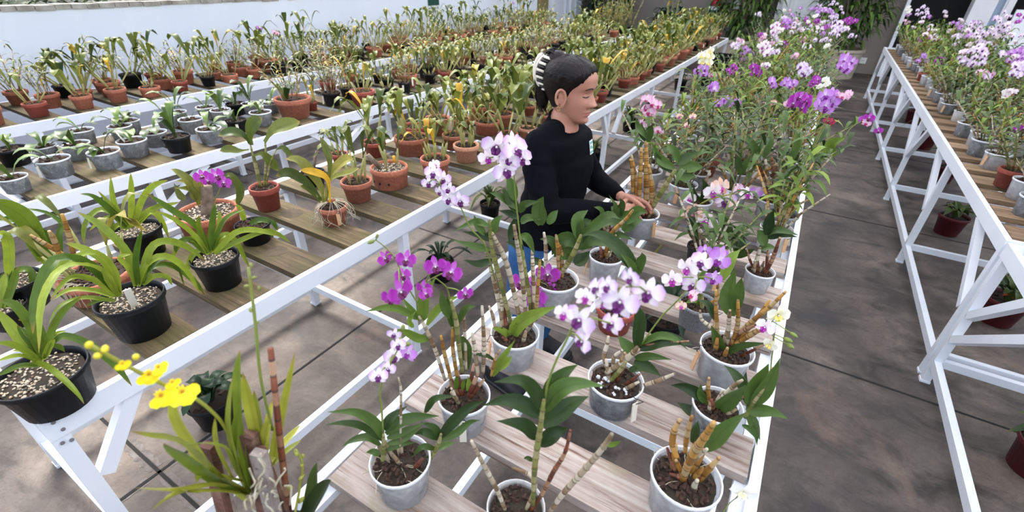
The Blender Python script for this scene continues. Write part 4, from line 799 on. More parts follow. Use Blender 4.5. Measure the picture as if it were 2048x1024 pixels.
for w,p,m in [(8,[(1537,396),(1526,355),(1514,316)],'cane_red'),(8,[(1541,396),(1536,355),(1530,318)],'cane_dry'),(8,[(1546,396),(1548,350),(1543,315)],'cane_red'),(7,[(1552,396),(1562,360),(1574,330)],'cane_green'),(6,[(1534,398),(1548,370),(1560,340)],'cane_dry')]: u_.cane(w,p,m)
u_.leaves([(13,[(1514,316),(1506,290),(1492,268)]),(12,[(1528,316),(1540,280),(1538,252)]),(14,[(1576,330),(1592,300),(1600,264)]),(13,[(1572,338),(1588,320),(1598,304)]),(14,[(1566,350),(1576,385),(1580,410)]),(12,[(1514,318),(1522,298),(1524,280)]),(12,[(1482,350),(1476,325),(1484,302)]),(12,[(1482,350),(1494,325),(1508,306)]),(18,[(1576,430),(1578,395),(1580,358)])])
v_=Hero('b4',*DEN,'dendrobium leaning a leafy cane and magenta flowers out over the grey aisle',(1556,352),44,'milky',1.5,seed=62)
for w,p,m in [(5,[(1572,400),(1612,355),(1645,318)],'cane_green'),(6,[(1556,352),(1580,318),(1600,296)],'cane_ochre'),(6,[(1552,352),(1560,300),(1566,270)],'cane_dry')]: v_.cane(w,p,m,off=.0)
v_.leaves([(22,[(1653,316),(1662,290),(1692,275)]),(10,[(1655,318),(1668,308),(1680,304)]),(11,[(1601,315),(1625,306),(1654,303)]),(14,[(1645,318),(1646,314),(1650,308)]),(12,[(1600,296),(1592,276),(1596,262)])],'leaf_den2')
v_.spike([(1688,276),(1700,258),(1716,246),(1732,240)],[(1727,240,20,'mag'),(1739,236,22,'mag'),(1733,246,18,'pink'),(1757,262,16,'mag')],2.2,off1=.0)
# ---- cymbidiums at the near end of the mossy bench
CYM=('cymbidium_orchid','orchid')
p1_=Hero('b3',*CYM,'wide black pot of cream gravel and strap leaves on the last mossy board',(80,742),154,'black',1.15,'gravel',seed=31)
ST=dict(mat='leaf_cym',prof='strap',dep=.3,wk=.82)
p1_.leaves([(24,[(84,722),(50,690),(24,655),(-6,618)]),(16,[(86,718),(66,690),(50,670),(34,650)]),(15,[(80,724),(48,700),(20,688),(-8,686)]),(13,[(78,728),(40,712),(-6,722)]),(13,[(78,732),(40,732),(-6,752)]),(12,[(82,720),(60,700),(24,702)]),(17,[(66,722),(96,736),(128,762),(152,788),(168,808)],1.8),(15,[(88,715),(104,660),(128,620),(164,592)]),(9,[(94,690),(112,668),(132,662)]),(17,[(100,690),(128,672),(180,690),(232,732),(264,772)],.30),(14,[(88,716),(100,690),(110,678)]),(20,[(84,714),(60,650),(30,610),(-4,600)]),(14,[(90,708),(82,660),(60,640),(36,640)])],**ST)
p1_.leaves([(9,[(104,690),(120,695),(130,704)])],'leaf_cym',name='dry_leaf')
p2=Hero('b3',*CYM,'black gravel-filled pot with two arching strap-leaf fans on the second mossy board',(258,592),120,'black',1.45,'gravel',seed=32)
p2.leaves([(20,[(272,572),(255,510),(205,455),(155,424)]),(18,[(238,592),(200,550),(150,522),(100,540),(70,632)]),(14,[(228,590),(190,560),(140,556),(100,600)]),(14,[(228,594),(190,582),(140,580),(104,600)]),(13,[(230,602),(170,596),(122,612),(96,650)]),(10,[(228,600),(200,600),(172,612)]),(18,[(234,580),(212,530),(172,500),(130,486)]),(14,[(240,590),(228,540),(190,505),(140,520),(90,560)]),(24,[(236,586),(180,530),(110,520),(72,600),(66,668)],.5),(20,[(238,592),(200,540),(130,535),(86,600),(78,706)],.7)],**ST)
p2.leaves([(16,[(277,572),(292,530),(330,512),(372,538),(402,590)]),(16,[(284,566),(302,536),(345,532),(386,560),(410,590)]),(12,[(288,566),(310,552),(334,554),(344,570)]),(13,[(276,570),(272,515),(284,456)]),(17,[(282,566),(300,500),(330,482),(372,492),(412,522)]),(12,[(274,570),(256,535),(240,515),(262,508)]),(15,[(280,570),(318,520),(350,530),(370,575)]),(11,[(286,570),(300,556),(296,546)])],name='second_fan',**ST)
add_tag(p2.t,p2.r,p2.h,p2.rng,'tag_white',False,a=-.2)
p3=Hero('b3',*CYM,'medium black pot of gravel and arching strap leaves, third mossy board',(428,512),88,'black',1.5,'gravel',seed=33)
p3.leaves([(15,[(418,505),(395,455),(345,420),(292,386)]),(12,[(414,505),(390,472),(350,440),(308,420)]),(14,[(420,500),(424,450),(430,404)]),(12,[(424,500),(450,440),(490,418)]),(14,[(430,506),(470,466),(512,460),(558,472)]),(12,[(430,508),(470,486),(530,462),(560,470),(582,486)]),(13,[(412,506),(390,480),(360,485),(342,524)]),(14,[(420,508),(448,470),(474,486),(500,538)]),(12,[(410,506),(378,478),(354,490),(352,506)]),(14,[(414,500),(400,460),(398,430)]),(13,[(424,504),(440,450),(438,420)]),(12,[(418,508),(400,500),(380,520),(372,560)])],**ST)
p4=Hero('b3',*CYM,'black gravel pot with upright pale-green strap leaves, far side of the mossy boards',(272,456),86,'black',1.35,'gravel',seed=34)
p4.leaves([(14,[(262,455),(262,400),(261,345)]),(12,[(250,450),(229,405),(221,352)]),(11,[(258,450),(230,420),(196,382)]),(14,[(255,452),(212,412),(184,393),(160,388)]),(14,[(268,445),(284,400),(306,372),(336,360)]),(15,[(252,456),(222,425),(194,422),(170,452),(168,490)]),(10,[(226,476),(222,448),(226,420)]),(13,[(272,452),(300,424),(322,440),(338,478)]),(12,[(278,446),(318,412),(348,424),(366,442)]),(12,[(266,450),(300,420),(360,404)]),(11,[(260,456),(238,434),(204,440),(178,462)]),(12,[(264,455),(276,420),(280,400)]),(12,[(256,458),(236,450),(216,470)])],**ST)
p5=Hero('b3','cattleya_orchid','orchid','small dark pot with pale inside and thin strap leaves beside the strap-leaf gravel pot',(504,447),66,'black',1.2,seed=35)
p5.leaves([(10,[(500,448),(520,440),(545,446),(556,462)]),(10,[(488,440),(480,420),(470,410)]),(9,[(510,446),(530,452),(548,480)])],'leaf_cym','strap')
p6=Hero('b3','phalaenopsis_orchid','orchid','wide clay bowl with cut wood stump and magenta moth orchid flowers',(413,420),112,'bowl',.95,'gravel',seed=36)
b_=MB(); q0=p6.P(418,430)-p6.b; q1=p6.P(412,372)-p6.b; b_.tube([q0,q0.lerp(q1,.35)+Vector((.006,0,0)),q0.lerp(q1,.7),q1],[.028,.025,.021,.022],12); ob('stump',b_.mesh('stump',MAT['bark_stick']),p6.t)
p6.leaves([(16,[(398,410),(385,370),(356,345),(342,338)]),(13,[(392,400),(380,380),(350,376)]),(14,[(475,410),(480,380),(460,350),(446,360)]),(10,[(388,390),(372,365),(352,362)]),(12,[(370,400),(360,390),(348,366)]),(14,[(404,384),(396,362),(408,346)])],'leaf_cat2')
p6.spike([(424,410),(440,378),(442,355),(420,348),(400,350)],[(404,354,32,'mag'),(432,352,34,'mag'),(448,366,28,'mag'),(416,362,24,'mag')],2.4)
p7=Hero('b3','cattleya_orchid','orchid','clay bowl trailing aerial roots behind the two-fan strap-leaf pot',(190,545),122,'bowl',.8,seed=37)
p7.fol(lambda b,r:cattleya_into(b,r,6,.16,.14,.035,.08),['leaf_cat2','bulb'])
b_=MB()
for q in range(22):
    a_=p7.rng.uniform(-2.9,-.2); R_=p7.r; p_=Vector((math.cos(a_)*R_*.95,math.sin(a_)*R_*.95,p7.h)); b_.tube(spline([p_*.7+Vector((0,0,p7.h*.3)),p_+Vector((0,0,.008)),p_*1.06-Vector((0,0,p7.h*.5)),p_*1.04-Vector((p7.rng.uniform(-.02,.02),0,p7.h*.95))],8),[.0013]*9,4)
ob('roots',b_.mesh('trailing_roots',MAT['root']),p7.t)
for w,p,m in [(10,[(150,520),(138,470),(124,428)],'cane_ochre'),(10,[(120,515),(108,480),(98,462)],'cane_ochre'),(9,[(128,510),(90,488),(60,470)],'cane_ochre')]: p7.cane(w,p,m)
p8=Hero('b3',*CYM,'big-leaved orchid cut off by the frame edge above the gravel pots',(20,560),100,'black',1.3,'gravel',seed=38)
p8.leaves([(34,[(90,520),(60,450),(25,420),(-20,400)]),(26,[(100,530),(70,470),(55,450),(42,446)]),(16,[(84,510),(60,465),(30,440),(-10,440)]),(14,[(110,510),(100,480),(90,468),(68,452)]),(10,[(122,505),(118,470),(124,448),(90,425),(38,416)]),(18,[(20,560),(20,500),(10,470),(-12,470)]),(14,[(16,580),(30,550),(40,540),(64,545),(60,600)]),(14,[(6,600),(10,560),(12,545)])],'leaf_cym','strap',wk=1.0)
p9=Hero('b3',*CYM,'small gravel-filled black pot peeping out behind the wide one at the frame edge',(6,612),72,'black',1.3,'gravel',seed=39)
p9.leaves([(14,[(4,640),(2,590),(12,545)]),(12,[(10,620),(26,570),(36,535)])],'leaf_cym','strap')
CAT=('cattleya_orchid','orchid')
def cat(label,top,w,kind,ratio,seed,nb,H,L,wd,mats=('leaf_cat','bulb'),lean=.35,mixk='bark',bench='b3'):
    o=Hero(bench,*CAT,label,top,w,kind,ratio,mixk,seed=seed); o.fol(lambda b,r:cattleya_into(b,r,nb,H,L,wd,o.r*.6,lean=lean,ns=9),mats); return o
c1=Hero('b3',*CAT,'tall long-stalked cattleya in narrow brick-red pot on the mossy boards',(527,372),56,'terra_red',1.75,seed=41)
for w,p in ((5,[(520,372),(510,330),(500,285)]),(5,[(528,372),(532,320),(530,280)]),(5,[(522,374),(515,340),(508,310)]),(4,[(532,372),(540,330),(552,300)])): c1.cane(w,p,'cane_green',name='pseudobulb')
c1.leaves([(20,[(500,288),(486,270),(462,264),(436,272)]),(26,[(503,290),(500,265),(510,245),(524,236)]),(28,[(530,284),(545,262),(570,250),(600,243)]),(18,[(508,312),(525,308),(545,326),(556,342)]),(16,[(498,300),(478,302),(458,298),(440,302)]),(12,[(552,300),(566,296),(584,312)])],'leaf_cat','spoon',wk=1.0)
c2=Hero('b3',*CAT,'cattleya smothered in pale dangling roots, small clay pot with wooden tag at the board end',(664,410),58,'terra',1.35,seed=42)
c2.leaves([(22,[(648,410),(640,370),(602,325),(572,318)]),(20,[(644,400),(620,370),(580,345),(552,352)]),(20,[(650,405),(662,350),(690,320),(706,316)]),(14,[(652,405),(660,360),(700,345),(718,336)]),(13,[(640,405),(620,380),(600,372)]),(15,[(654,400),(660,330),(652,300),(640,274)]),(16,[(660,405),(655,360),(630,345),(600,340)])],'leaf_cat2','spoon',wk=1.0)
b_=MB()
for q in range(46):
    a_=c2.rng.uniform(-PI,PI); R_=c2.r; u_=Vector((math.cos(a_),math.sin(a_),0)); P_=[u_*R_*.3+Vector((0,0,c2.h*1.25)),u_*R_*1.02+Vector((0,0,c2.h*1.05)),u_*R_*1.08+Vector((c2.rng.uniform(-.03,.03),c2.rng.uniform(-.02,.02),c2.h*.55)),u_*R_*(1.0+c2.rng.uniform(0,.4)**1.5)+Vector((c2.rng.uniform(-.04,.04),c2.rng.uniform(-.03,.03),.004+c2.rng.uniform(0,.02)))]
    b_.tube(spline(P_,8),[.0009]*9,4)
ob('roots',b_.mesh('dangling_roots',MAT['root']),c2.t); add_tag(c2.t,c2.r,c2.h,c2.rng,a=-.4)
c3=cat('upright cattleya with broad leaves in smooth clay pot, fourth mossy board',(712,360),62,'terra',1.35,43,6,.15,.18,.045)
c4=cat('drilled clay bowl with a leaning stick and yellow tag on the mossy boards',(778,332),74,'bowl',1.1,44,4,.12,.12,.035,mixk='gravel',lean=.3)
b_=MB(); b_.tube([c4.P(760,335)-c4.b,c4.P(735,310)-c4.b],[.012,.013],10); ob('stick',b_.mesh('stick',MAT['bark_stick']),c4.t)
b_=MB(); q=c4.P(789,325)-c4.b; b_.tube([q,q+Vector((0,0,.035))],[.007,.007],8); ob('plant_tag',b_.mesh('yellow_tag',MAT['tag_yel']),c4.t)
b_=MB()
for a_ in (-2.6,-2.0,-1.45,-.9): 
    u_=Vector((math.cos(a_),math.sin(a_),0)); b_.tube([u_*c4.r*.9+Vector((0,0,c4.h*.36)),u_*(c4.r*.945)+Vector((0,0,c4.h*.36))],[.006,.006],10)
ob('drain_hole',b_.mesh('drain_hole',MAT['dark']),c4.t)
c5=Hero('b3',*CAT,'black pot with nothing but a dry forked stick, far side of the mossy boards',(625,342),46,'black',1.2,seed=45)
b_=MB(); b_.tube([c5.P(627,342)-c5.b,c5.P(630,318)-c5.b,c5.P(634,302)-c5.b,c5.P(638,306)-c5.b],[.008,.007,.006,.003],8); ob('stick',b_.mesh('dry_stick',MAT['bark_stick']),c5.t)
c6=cat('little brick-red pot with one upright shoot at the back of the mossy boards',(678,306),34,'terra_red',1.2,46,3,.08,.10,.03)
c7=cat('clay pot of crowded thin-leaved cattleya, front of the mossy boards',(870,315),60,'terra',1.4,47,8,.10,.14,.028,('leaf_cat2','bulb'))
c8=cat('wide drilled clay bowl of tall cattleya, back of the mossy boards',(822,272),68,'bowl',1.0,48,8,.16,.18,.045)
c9=cat('lime-stained clay pot of slim cattleya beside the front rail of the mossy bench',(932,288),52,'terra_pale',1.3,49,9,.11,.16,.026,('leaf_cat2','bulb'))
c10=cat('brick-red pot half hidden behind the drilled bowl with the yellow tag',(748,282),46,'terra_red',1.3,50,6,.16,.18,.042)
# ---- yellow dancing-lady orchid staked in front, nearest the viewer
base=onz(520,1060,1.02); 
O=thing('oncidium_orchid','yellow-flowered dancing-lady orchid tied to grey wooden stakes, nearest the viewer','orchid',(base.x,base.y,ZT-.001))
ob_base=Vector((base.x,base.y,ZT-.001)); rngO=random.Random(91)
def OP(x,y,off=0.0): return onplane(x,y,ob_base,off)-ob_base
def OW(px): return px*depth(ob_base+Vector((0,0,.3)))/F_PX
pp=ob('pot',pot_mesh('black',1.3),O); pp.scale=(.085,.085,.085)
mx=ob('bark_chips',mix_mesh('bark',True),O); mx.scale=(.073,.073,.06); mx.location=(0,0,.095); mx['kind']='stuff'
def oleaves(L,mat,name):
    b=MB()
    for w,pts,o1 in L:
        P1=[OP(x,y,o1*(i/(len(pts)-1))) for i,(x,y) in enumerate(pts)]
        b.leaf(P1,OW(w)*1.3,Vector((.2,-.7,.7))+Vector((rngO.uniform(-.3,.3),0,0)),'strap',.25,12,0,rngO.uniform(-.3,.3))
    ob(name,b.mesh('oncidium_leaves',MAT[mat]),O)
oleaves([(26,[(500,985),(478,920),(462,850),(466,752)],.02),(22,[(500,1000),(440,945),(370,880),(262,862)],.04),(20,[(490,985),(430,955),(360,905),(328,886)],.05),(20,[(500,985),(430,945),(395,900),(352,832),(349,778)],-.02),(14,[(490,975),(430,965),(350,975),(268,976)],.06),(15,[(495,985),(440,978),(380,980),(330,1002),(300,1024)],.07),(9,[(470,960),(436,890),(430,835)],.02),(13,[(490,960),(430,945),(400,955),(390,955)],.03),(15,[(500,985),(482,860),(476,760),(480,700)],-.02),(9,[(470,930),(470,860),(482,800)],0),(14,[(480,950),(450,890),(352,888)],.05)],'leaf_onc','foliage')
oleaves([(18,[(525,920),(505,830),(485,745)],-.02),(16,[(530,925),(520,850),(508,780)],-.02),(14,[(545,930),(555,870),(590,705)],-.03),(12,[(540,925),(565,890),(600,850)],-.03),(10,[(540,935),(570,905),(602,880)],-.02),(13,[(525,905),(530,870),(538,835)],.02),(12,[(530,930),(535,860),(545,800)],-.04)],'leaf_onc','new_growth')
# its flower stem and pale stem, buds
b_=MB(); b_.tube(spline([OP(465,885),OP(440,840),OP(395,800),OP(340,775),OP(260,735),OP(180,690)],20),[.0022]*21,6); 
for x,y in ((178,690),(210,698),(272,714),(195,712)): b_.blob(OP(x,y,.01),OW(12)/2,1,2,(.8,.8,1.1),.05,rngO)
sp=ob('flower_spike',b_.mesh('oncidium_spike',[MAT['stem_y'],simple('yellow_bud',srgb(222,206,52),.5)]),O)
for (x,y,d) in ((245,728,20),(298,750,34),(318,735,24),(324,792,40),(366,786,46),(345,765,22)):
    key=('onc',x); bb=MB(); oncidium_into(bb,rngO,Matrix.Identity(3),Vector((0,0,0)),1.0); fo=ob('flower',bb.mesh('oncidium_bloom',FM['yellow']),sp)
    p=OP(x,y,.02); R=frame((CAM-(ob_base+p)).normalized()+Vector((rngO.uniform(-.35,.35),rngO.uniform(-.2,.2),rngO.uniform(-.5,.1))),roll=rngO.uniform(-.4,.4)); fo.matrix_local=Matrix.Translation(p)@R.to_4x4()@Matrix.Scale(OW(d)/2*1.0,4)
b_=MB(); b_.tube(spline([OP(545,860,-.02),OP(522,760,-.03),OP(510,640,-.04),OP(497,535,-.05)],16),[.0022]*17,6)
for x,y in ((497,530),(503,555),(488,572),(513,577),(496,620),(510,645)): b_.blob(OP(x+5,y,-.04),OW(7)/2,0,2,(.8,.8,1.4),.05,rngO)
ob('budding_stem',b_.mesh('budding_stem',MAT['stem']),O)
b_=MB(); b_.tube(spline([Vector((.05,-.03,.10)),OP(597,990,.03),OP(605,930,.03),OP(592,900,.03)],12),[.002]*13,6)
for x,y,d in ((592,905,16),(604,930,14),(580,975,20),(603,955,14),(602,1000,20),(606,912,12)): b_.blob(OP(x,y,.03),OW(d)/2.4,0,2,(.6,.6,1.3),.05,rngO)
ob('bud_stem',b_.mesh('bud_stem',MAT['stem_y']),O)
oleaves([(28,[(600,1100),(624,1000),(634,925)],.05),(34,[(585,1100),(628,1010),(662,960)],.09)],'leaf_den','broad_leaves')
MAT['stake_grey']=woodmat('grey_stake',[(.3,srgb(128,116,110)),(.5,srgb(164,152,148)),(.72,srgb(190,182,178))]); MAT['stake_brown']=woodmat('brown_stake',[(.3,srgb(70,44,36)),(.5,srgb(104,70,58)),(.72,srgb(140,110,96))])
def stake(x0,y0,x1,y1,w,mat,off,flat=.7):
    B_,T_=OP(x0,y0,off),OP(x1,y1,off); B_=T_.lerp(B_,(T_.z-.095)/(T_.z-B_.z)); h_=math.hypot(B_.x,B_.y)
    if h_>.055: B_=Vector((B_.x*.055/h_,B_.y*.055/h_,B_.z))
    m=MB(); m.bar(B_,T_,OW(w),OW(w)*flat,0,Vector((.3,-.8,.5))); ob('stake',m.mesh('stake',MAT[mat],False),O)
stake(556,1060,517,905,26,'stake_grey',.03); stake(540,1060,498,868,27,'stake_brown',.0); stake(585,1060,522,895,14,'stake_brown',.02); stake(446,1060,415,890,24,'stake_brown',-.03); stake(470,1060,430,900,16,'stake_grey',-.05)
m=MB(); m.tube([Vector((.035,-.01,.095)),OP(582,1060,.0),OP(560,880,.0),OP(541,697,.0)],[OW(16)/2,OW(15)/2,OW(13)/2,OW(11)/2],9); ob('thin_stake',m.mesh('thin_stake',MAT['cane_red']),O)
m=MB()
for q in range(16):
    x=rngO.uniform(495,570); y=rngO.uniform(900,1010); P_=[OP(x,y,.05)]; 
    for z in range(3): x+=rngO.uniform(-14,14); y+=rngO.uniform(0,22); P_.append(OP(x,y,.05+rngO.uniform(-.01,.01)))
    m.tube(spline(P_,7),[.0014]*8,5)
ob('roots',m.mesh('stake_roots',MAT['root']),O); PLANTS.append(['b4',base.x,base.y,O,None,'x'])
# ---------------------------------------------------------------- rows of plants further along the benches
RN=random.Random(2024)
ONE=['','first','second','third','fourth','fifth','sixth','seventh','eighth','ninth','tenth','eleventh','twelfth','thirteenth','fourteenth','fifteenth','sixteenth','seventeenth','eighteenth','nineteenth']
TENS={2:'twenty',3:'thirty',4:'forty',5:'fifty'}; TTH={2:'twentieth',3:'thirtieth',4:'fortieth',5:'fiftieth'}
def ordinal(n):
    if n<20: return ONE[n]
    return TTH[n//10] if n%10==0 else TENS[n//10]+'-'+ONE[n%10]
# shared foliage
def variants(key,nv,fn,mats):
    out=[]
    for v in range(nv):
        b=MB(); fn(b,random.Random(v*17+len(key)*5)); out.append(b.mesh(key,[MAT[m] for m in mats]))
    return out
CF=variants('cattleya_tall',6,lambda b,r:cattleya_into(b,r,r.randint(4,8),.15,.17,.047,.05,ns=7,lean=.8),['leaf_cat','bulb'])
CY=variants('cattleya_yellow',6,lambda b,r:cattleya_into(b,r,r.randint(7,12),.10,.14,.032,.06,ns=6,lean=.7),['leaf_cat2','bulb'])
CS=variants('cattleya_small',5,lambda b,r:cattleya_into(b,r,r.randint(5,8),.07,.10,.022,.045,ns=5,lean=.6),['leaf_cat','bulb'])
CB=variants('cattleya_bushy',5,lambda b,r:dendro_into(b,r,12,.26,.06,.10,.014,ns=4,leafy=.8,lean=.6,rad=.0028),['leaf_cat','cane_ochre','cane_green','cane_dry'])
CG=variants('cattleya_long',4,lambda b,r:cattleya_into(b,r,r.randint(4,7),.26,.15,.042,.05,ns=7,lean=1.1),['leaf_cat','bulb'])
RD=variants('reed_stems',3,lambda b,r:dendro_into(b,r,14,.42,.05,.09,.010,ns=4,leafy=.5,lean=.28,rad=.0026),['leaf_cat2','cane_green','cane_ochre','cane_green'])
SD=variants('seedling',6,lambda b,r:[b.leaf([Vector((0,0,0)),Vector((math.cos(a)*l*.3,math.sin(a)*l*.3,l*.32*u)),Vector((math.cos(a)*l*.7,math.sin(a)*l*.7,l*.42*u)),Vector((math.cos(a)*l,math.sin(a)*l,l*(.45*u-.22)))],l*.34,Vector((0,0,1)),'spoon',.18,7,0) for a,l,u in [(r.uniform(0,6.28)+k*PI,r.uniform(.10,.165),r.uniform(.5,1.8)) for k in range(r.randint(3,5))]],['leaf_sed'])
SU=variants('seedling_upright',4,lambda b,r:[b.leaf([Vector((0,0,k*.015)),Vector((math.cos(a)*l*.2,math.sin(a)*l*.2,k*.02+l*.5)),Vector((math.cos(a)*l*.5,math.sin(a)*l*.5,k*.02+l*.85)),Vector((math.cos(a)*l*.85,math.sin(a)*l*.85,k*.02+l*.8))],l*.36,Vector((-math.cos(a),-math.sin(a),.6)),'spoon',.15,7,0) for k,(a,l) in enumerate([(r.uniform(0,1)+k*PI,r.uniform(.10,.16)) for k in range(4)])],['leaf_sed'])
DT=[]; DF=[]
for v in range(10):
    b=MB(); tips=[]; r=random.Random(500+v); dendro_into(b,r,r.randint(7,10),.31,.05,.118,.023,ns=5,leafy=.52,lean=.6,tips=tips); DF.append(b.mesh('dendrobium_foliage',[MAT[m] for m in(['leaf_den','cane_dry','cane_ochre','cane_green'] if v%3 else ['leaf_den2','cane_ochre','cane_dry','cane_green'])])); DT.append(tips or [(Vector((0,0,.3)),Vector((1,0,0)))])
SP={}
def spray(style,v):
    if (style,v) not in SP:
        b=MB(); r=random.Random(v*31+len(style)*7); spray_into(b,r,Vector((0,0,0)),Vector((0.6,0,0)) if v%2 else Vector((.25,0,0)),r.uniform(.12,.2),r.randint(5,9),r.uniform(.022,.028)); SP[(style,v)]=b.mesh('spray_'+style,FM[style])
    return SP[(style,v)]
def near_other(bk,x,y,d):
    return any(k==bk and (px-x)**2+(py-y)**2<d*d for k,px,py,*_ in PLANTS)
POTLOOK={'terra':'clay pot','terra_pale':'pale clay pot','terra_red':'brick-red pot','bowl':'drilled clay bowl','black':'black pot','clear':'clear pot','milky':'milky pot','white':'white pot','grey':'grey pot'}
def place(bk,name,x,y,kind,r,ratio,foil,look,tag=None,mixk='bark',sc=1.0,group=None):
    t=thing(name,'-','orchid',(x,y,ZT),group); h=r*ratio; add_pot(t,kind,r,h,mixk,False)
    f=ob('foliage',foil,t); f.location=(0,0,h*.86); f.rotation_euler=(0,0,RN.uniform(0,6.28)); f.scale=(sc*RN.uniform(.9,1.12),sc*RN.uniform(.9,1.12),sc*RN.uniform(.85,1.12))
    if tag: add_tag(t,r,h,RN,tag,hang=RN.random()<.7)
    PLANTS.append([bk,x,y,t,look+' in '+POTLOOK[kind],None]); return t,h,f
def solitary(t,h,style,x,y,n,up,size):
    """a few blooms on one upright stem"""
    b=MB(); d=Vector((RN.uniform(-.3,.3),RN.uniform(-.3,.3),1)); e=Vector((0,0,h))+d*up; b.tube(spline([Vector((0,0,h*.8)),Vector((0,0,h))+d*up*.5+Vector((.01,0,0)),e],8),[.0018]*9,5); s=ob('flower_stem',b.mesh('stem',MAT['stem']),t)
    for i in range(n): add_flower(s,(x,y,ZT),Vector((x,y,ZT))+e+Vector((RN.uniform(-1,1),RN.uniform(-1,1),RN.uniform(-.7,.7)))*size*(.9 if n>1 else 0),size,style,RN)
# wall bench
for rx in (-4.62,-4.87,-5.13):
    y=.5 if rx!=-4.62 else .88
    while y<9.4:
        yy=y+RN.uniform(-.05,.05); xx=rx+RN.uniform(-.04,.04); q=RN.random(); r=RN.choice((.062,.07,.075,.085))
        far=yy>8.2
        kind='black' if q<.14 else RN.choice(('terra','terra','terra_pale','bowl','terra_red','terra'))
        fo=RN.choice((CF[RN.randrange(6)],CY[RN.randrange(6)],CS[RN.randrange(5)],CB[RN.randrange(5)],CG[RN.randrange(4)],CF[RN.randrange(6)]))
        look={'cattleya_l':'long-stalked cattleya','cattleya_t':'tall cattleya','cattleya_y':'yellowing cattleya','cattleya_s':'small cattleya','cattleya_b':'bushy reed orchid'}[fo.name[:10]]
        t,h,f=place('b1','cattleya_orchid',xx,yy,kind,r,1.0 if kind=='bowl' else 1.35,fo,look,'tag_white' if RN.random()<.25 else None,sc=RN.uniform(.8,1.15))
        if RN.random()<.05: solitary(t,h,RN.choice(('pink','vio')),xx,yy,2,RN.uniform(.25,.4),.025)
        y+=RN.uniform(.22,.29)
# second bench: clear-pot seedlings at the near end, taken from the photograph
SEED=[(22,352,50,'clear'),(103,315,66,'clear'),(205,300,60,'clear'),(262,278,66,'clear'),(350,270,52,'black'),(306,262,46,'clear'),(416,255,46,'clear'),(148,285,50,'clear'),(18,295,54,'black'),(85,290,44,'clear'),(238,250,42,'clear'),(380,236,44,'clear'),(470,238,40,'black'),(520,222,42,'clear'),(575,212,36,'clear'),(470,205,36,'black'),(440,218,38,'clear'),(206,252,44,'clear'),(330,228,40,'clear'),(246,236,40,'clear'),(160,258,44,'clear'),(290,240,36,'clear'),(410,212,36,'clear'),(368,205,34,'clear'),(500,205,34,'clear'),(130,268,40,'clear'),(540,205,30,'clear'),(352,222,36,'clear')]
for i,(px,py,w,kind) in enumerate(SEED):
    r=.055; 
    for _ in range(3): p=onz(px,py,ZT+r*1.3); r=max(.045,min(.075,w*depth(p)/F_PX/2))
    if p.x<-3.70: p.x=-3.70
    if near_other('b2',p.x,p.y,.10): continue
    place('b2','phalaenopsis_seedling',p.x,p.y,kind,r,1.25,RN.choice(SD+SD+SU),'broad-leaved seedling','tag_white' if RN.random()<.4 else None,group='seedlings on the second bench')
B2=[(583,192,70,'terra',CB,'bushy reed orchid'),(622,205,24,'terra_red',CS,'tiny upright cattleya'),(662,188,36,'black',CB,'bushy reed orchid'),(723,178,50,'terra_red',CY,'bulb-topped cattleya'),(700,150,28,'terra',CY,'thin-leaved cattleya'),(773,160,30,'black',CS,'fresh green cattleya'),(817,152,34,'terra',CY,'thin-leaved cattleya'),(859,150,26,'black',CS,'light green cattleya'),(890,145,28,'terra_red',CY,'thin-leaved cattleya'),(920,137,24,'black',CY,'cane-bundled cattleya'),(655,165,34,'terra_red',CB,'bushy reed orchid')]
for px,py,w,kind,fl,look in B2:
    r=.07
    for _ in range(3): p=onz(px,py,ZT+r*1.2); r=w*depth(p)/F_PX/2
    if p.x<-3.7: p.x=-3.7
    place('b2','cattleya_orchid',p.x,p.y,kind,r,1.1 if w>45 else 1.4,fl[RN.randrange(len(fl))],look,'tag_white' if w>30 else None,sc=1.15)
for rx in (-3.07,-3.30,-3.56):
    y=2.75
    while y<9.55:
        yy=y+RN.uniform(-.05,.05); xx=rx+RN.uniform(-.04,.04); y+=RN.uniform(.19,.25)
        if near_other('b2',xx,yy,.17): continue
        q=RN.random(); r=RN.choice((.05,.058,.065,.075)); kind='black' if q<(.5 if yy<6 else .25) else RN.choice(('terra','terra_red','terra'))
        if yy>8.9: kind='black'; fo=RD[RN.randrange(3)]; look='tall reed-stemmed orchid'
        else:
            fo=RN.choice((CF[RN.randrange(6)],CY[RN.randrange(6)],CS[RN.randrange(5)],CY[RN.randrange(6)],CB[RN.randrange(5)])); look={'cattleya_t':'tall cattleya','cattleya_y':'yellowing cattleya','cattleya_s':'small cattleya','cattleya_b':'bushy reed orchid'}[fo.name[:10]]
        t,h,f=place('b2','cattleya_orchid',xx,yy,kind,r,1.5 if kind=='black' else 1.3,fo,look,'tag_white' if RN.random()<.2 else None,sc=RN.uniform(.85,1.15))
        if RN.random()<.04: solitary(t,h,'vio',xx,yy,3,.28,.03)
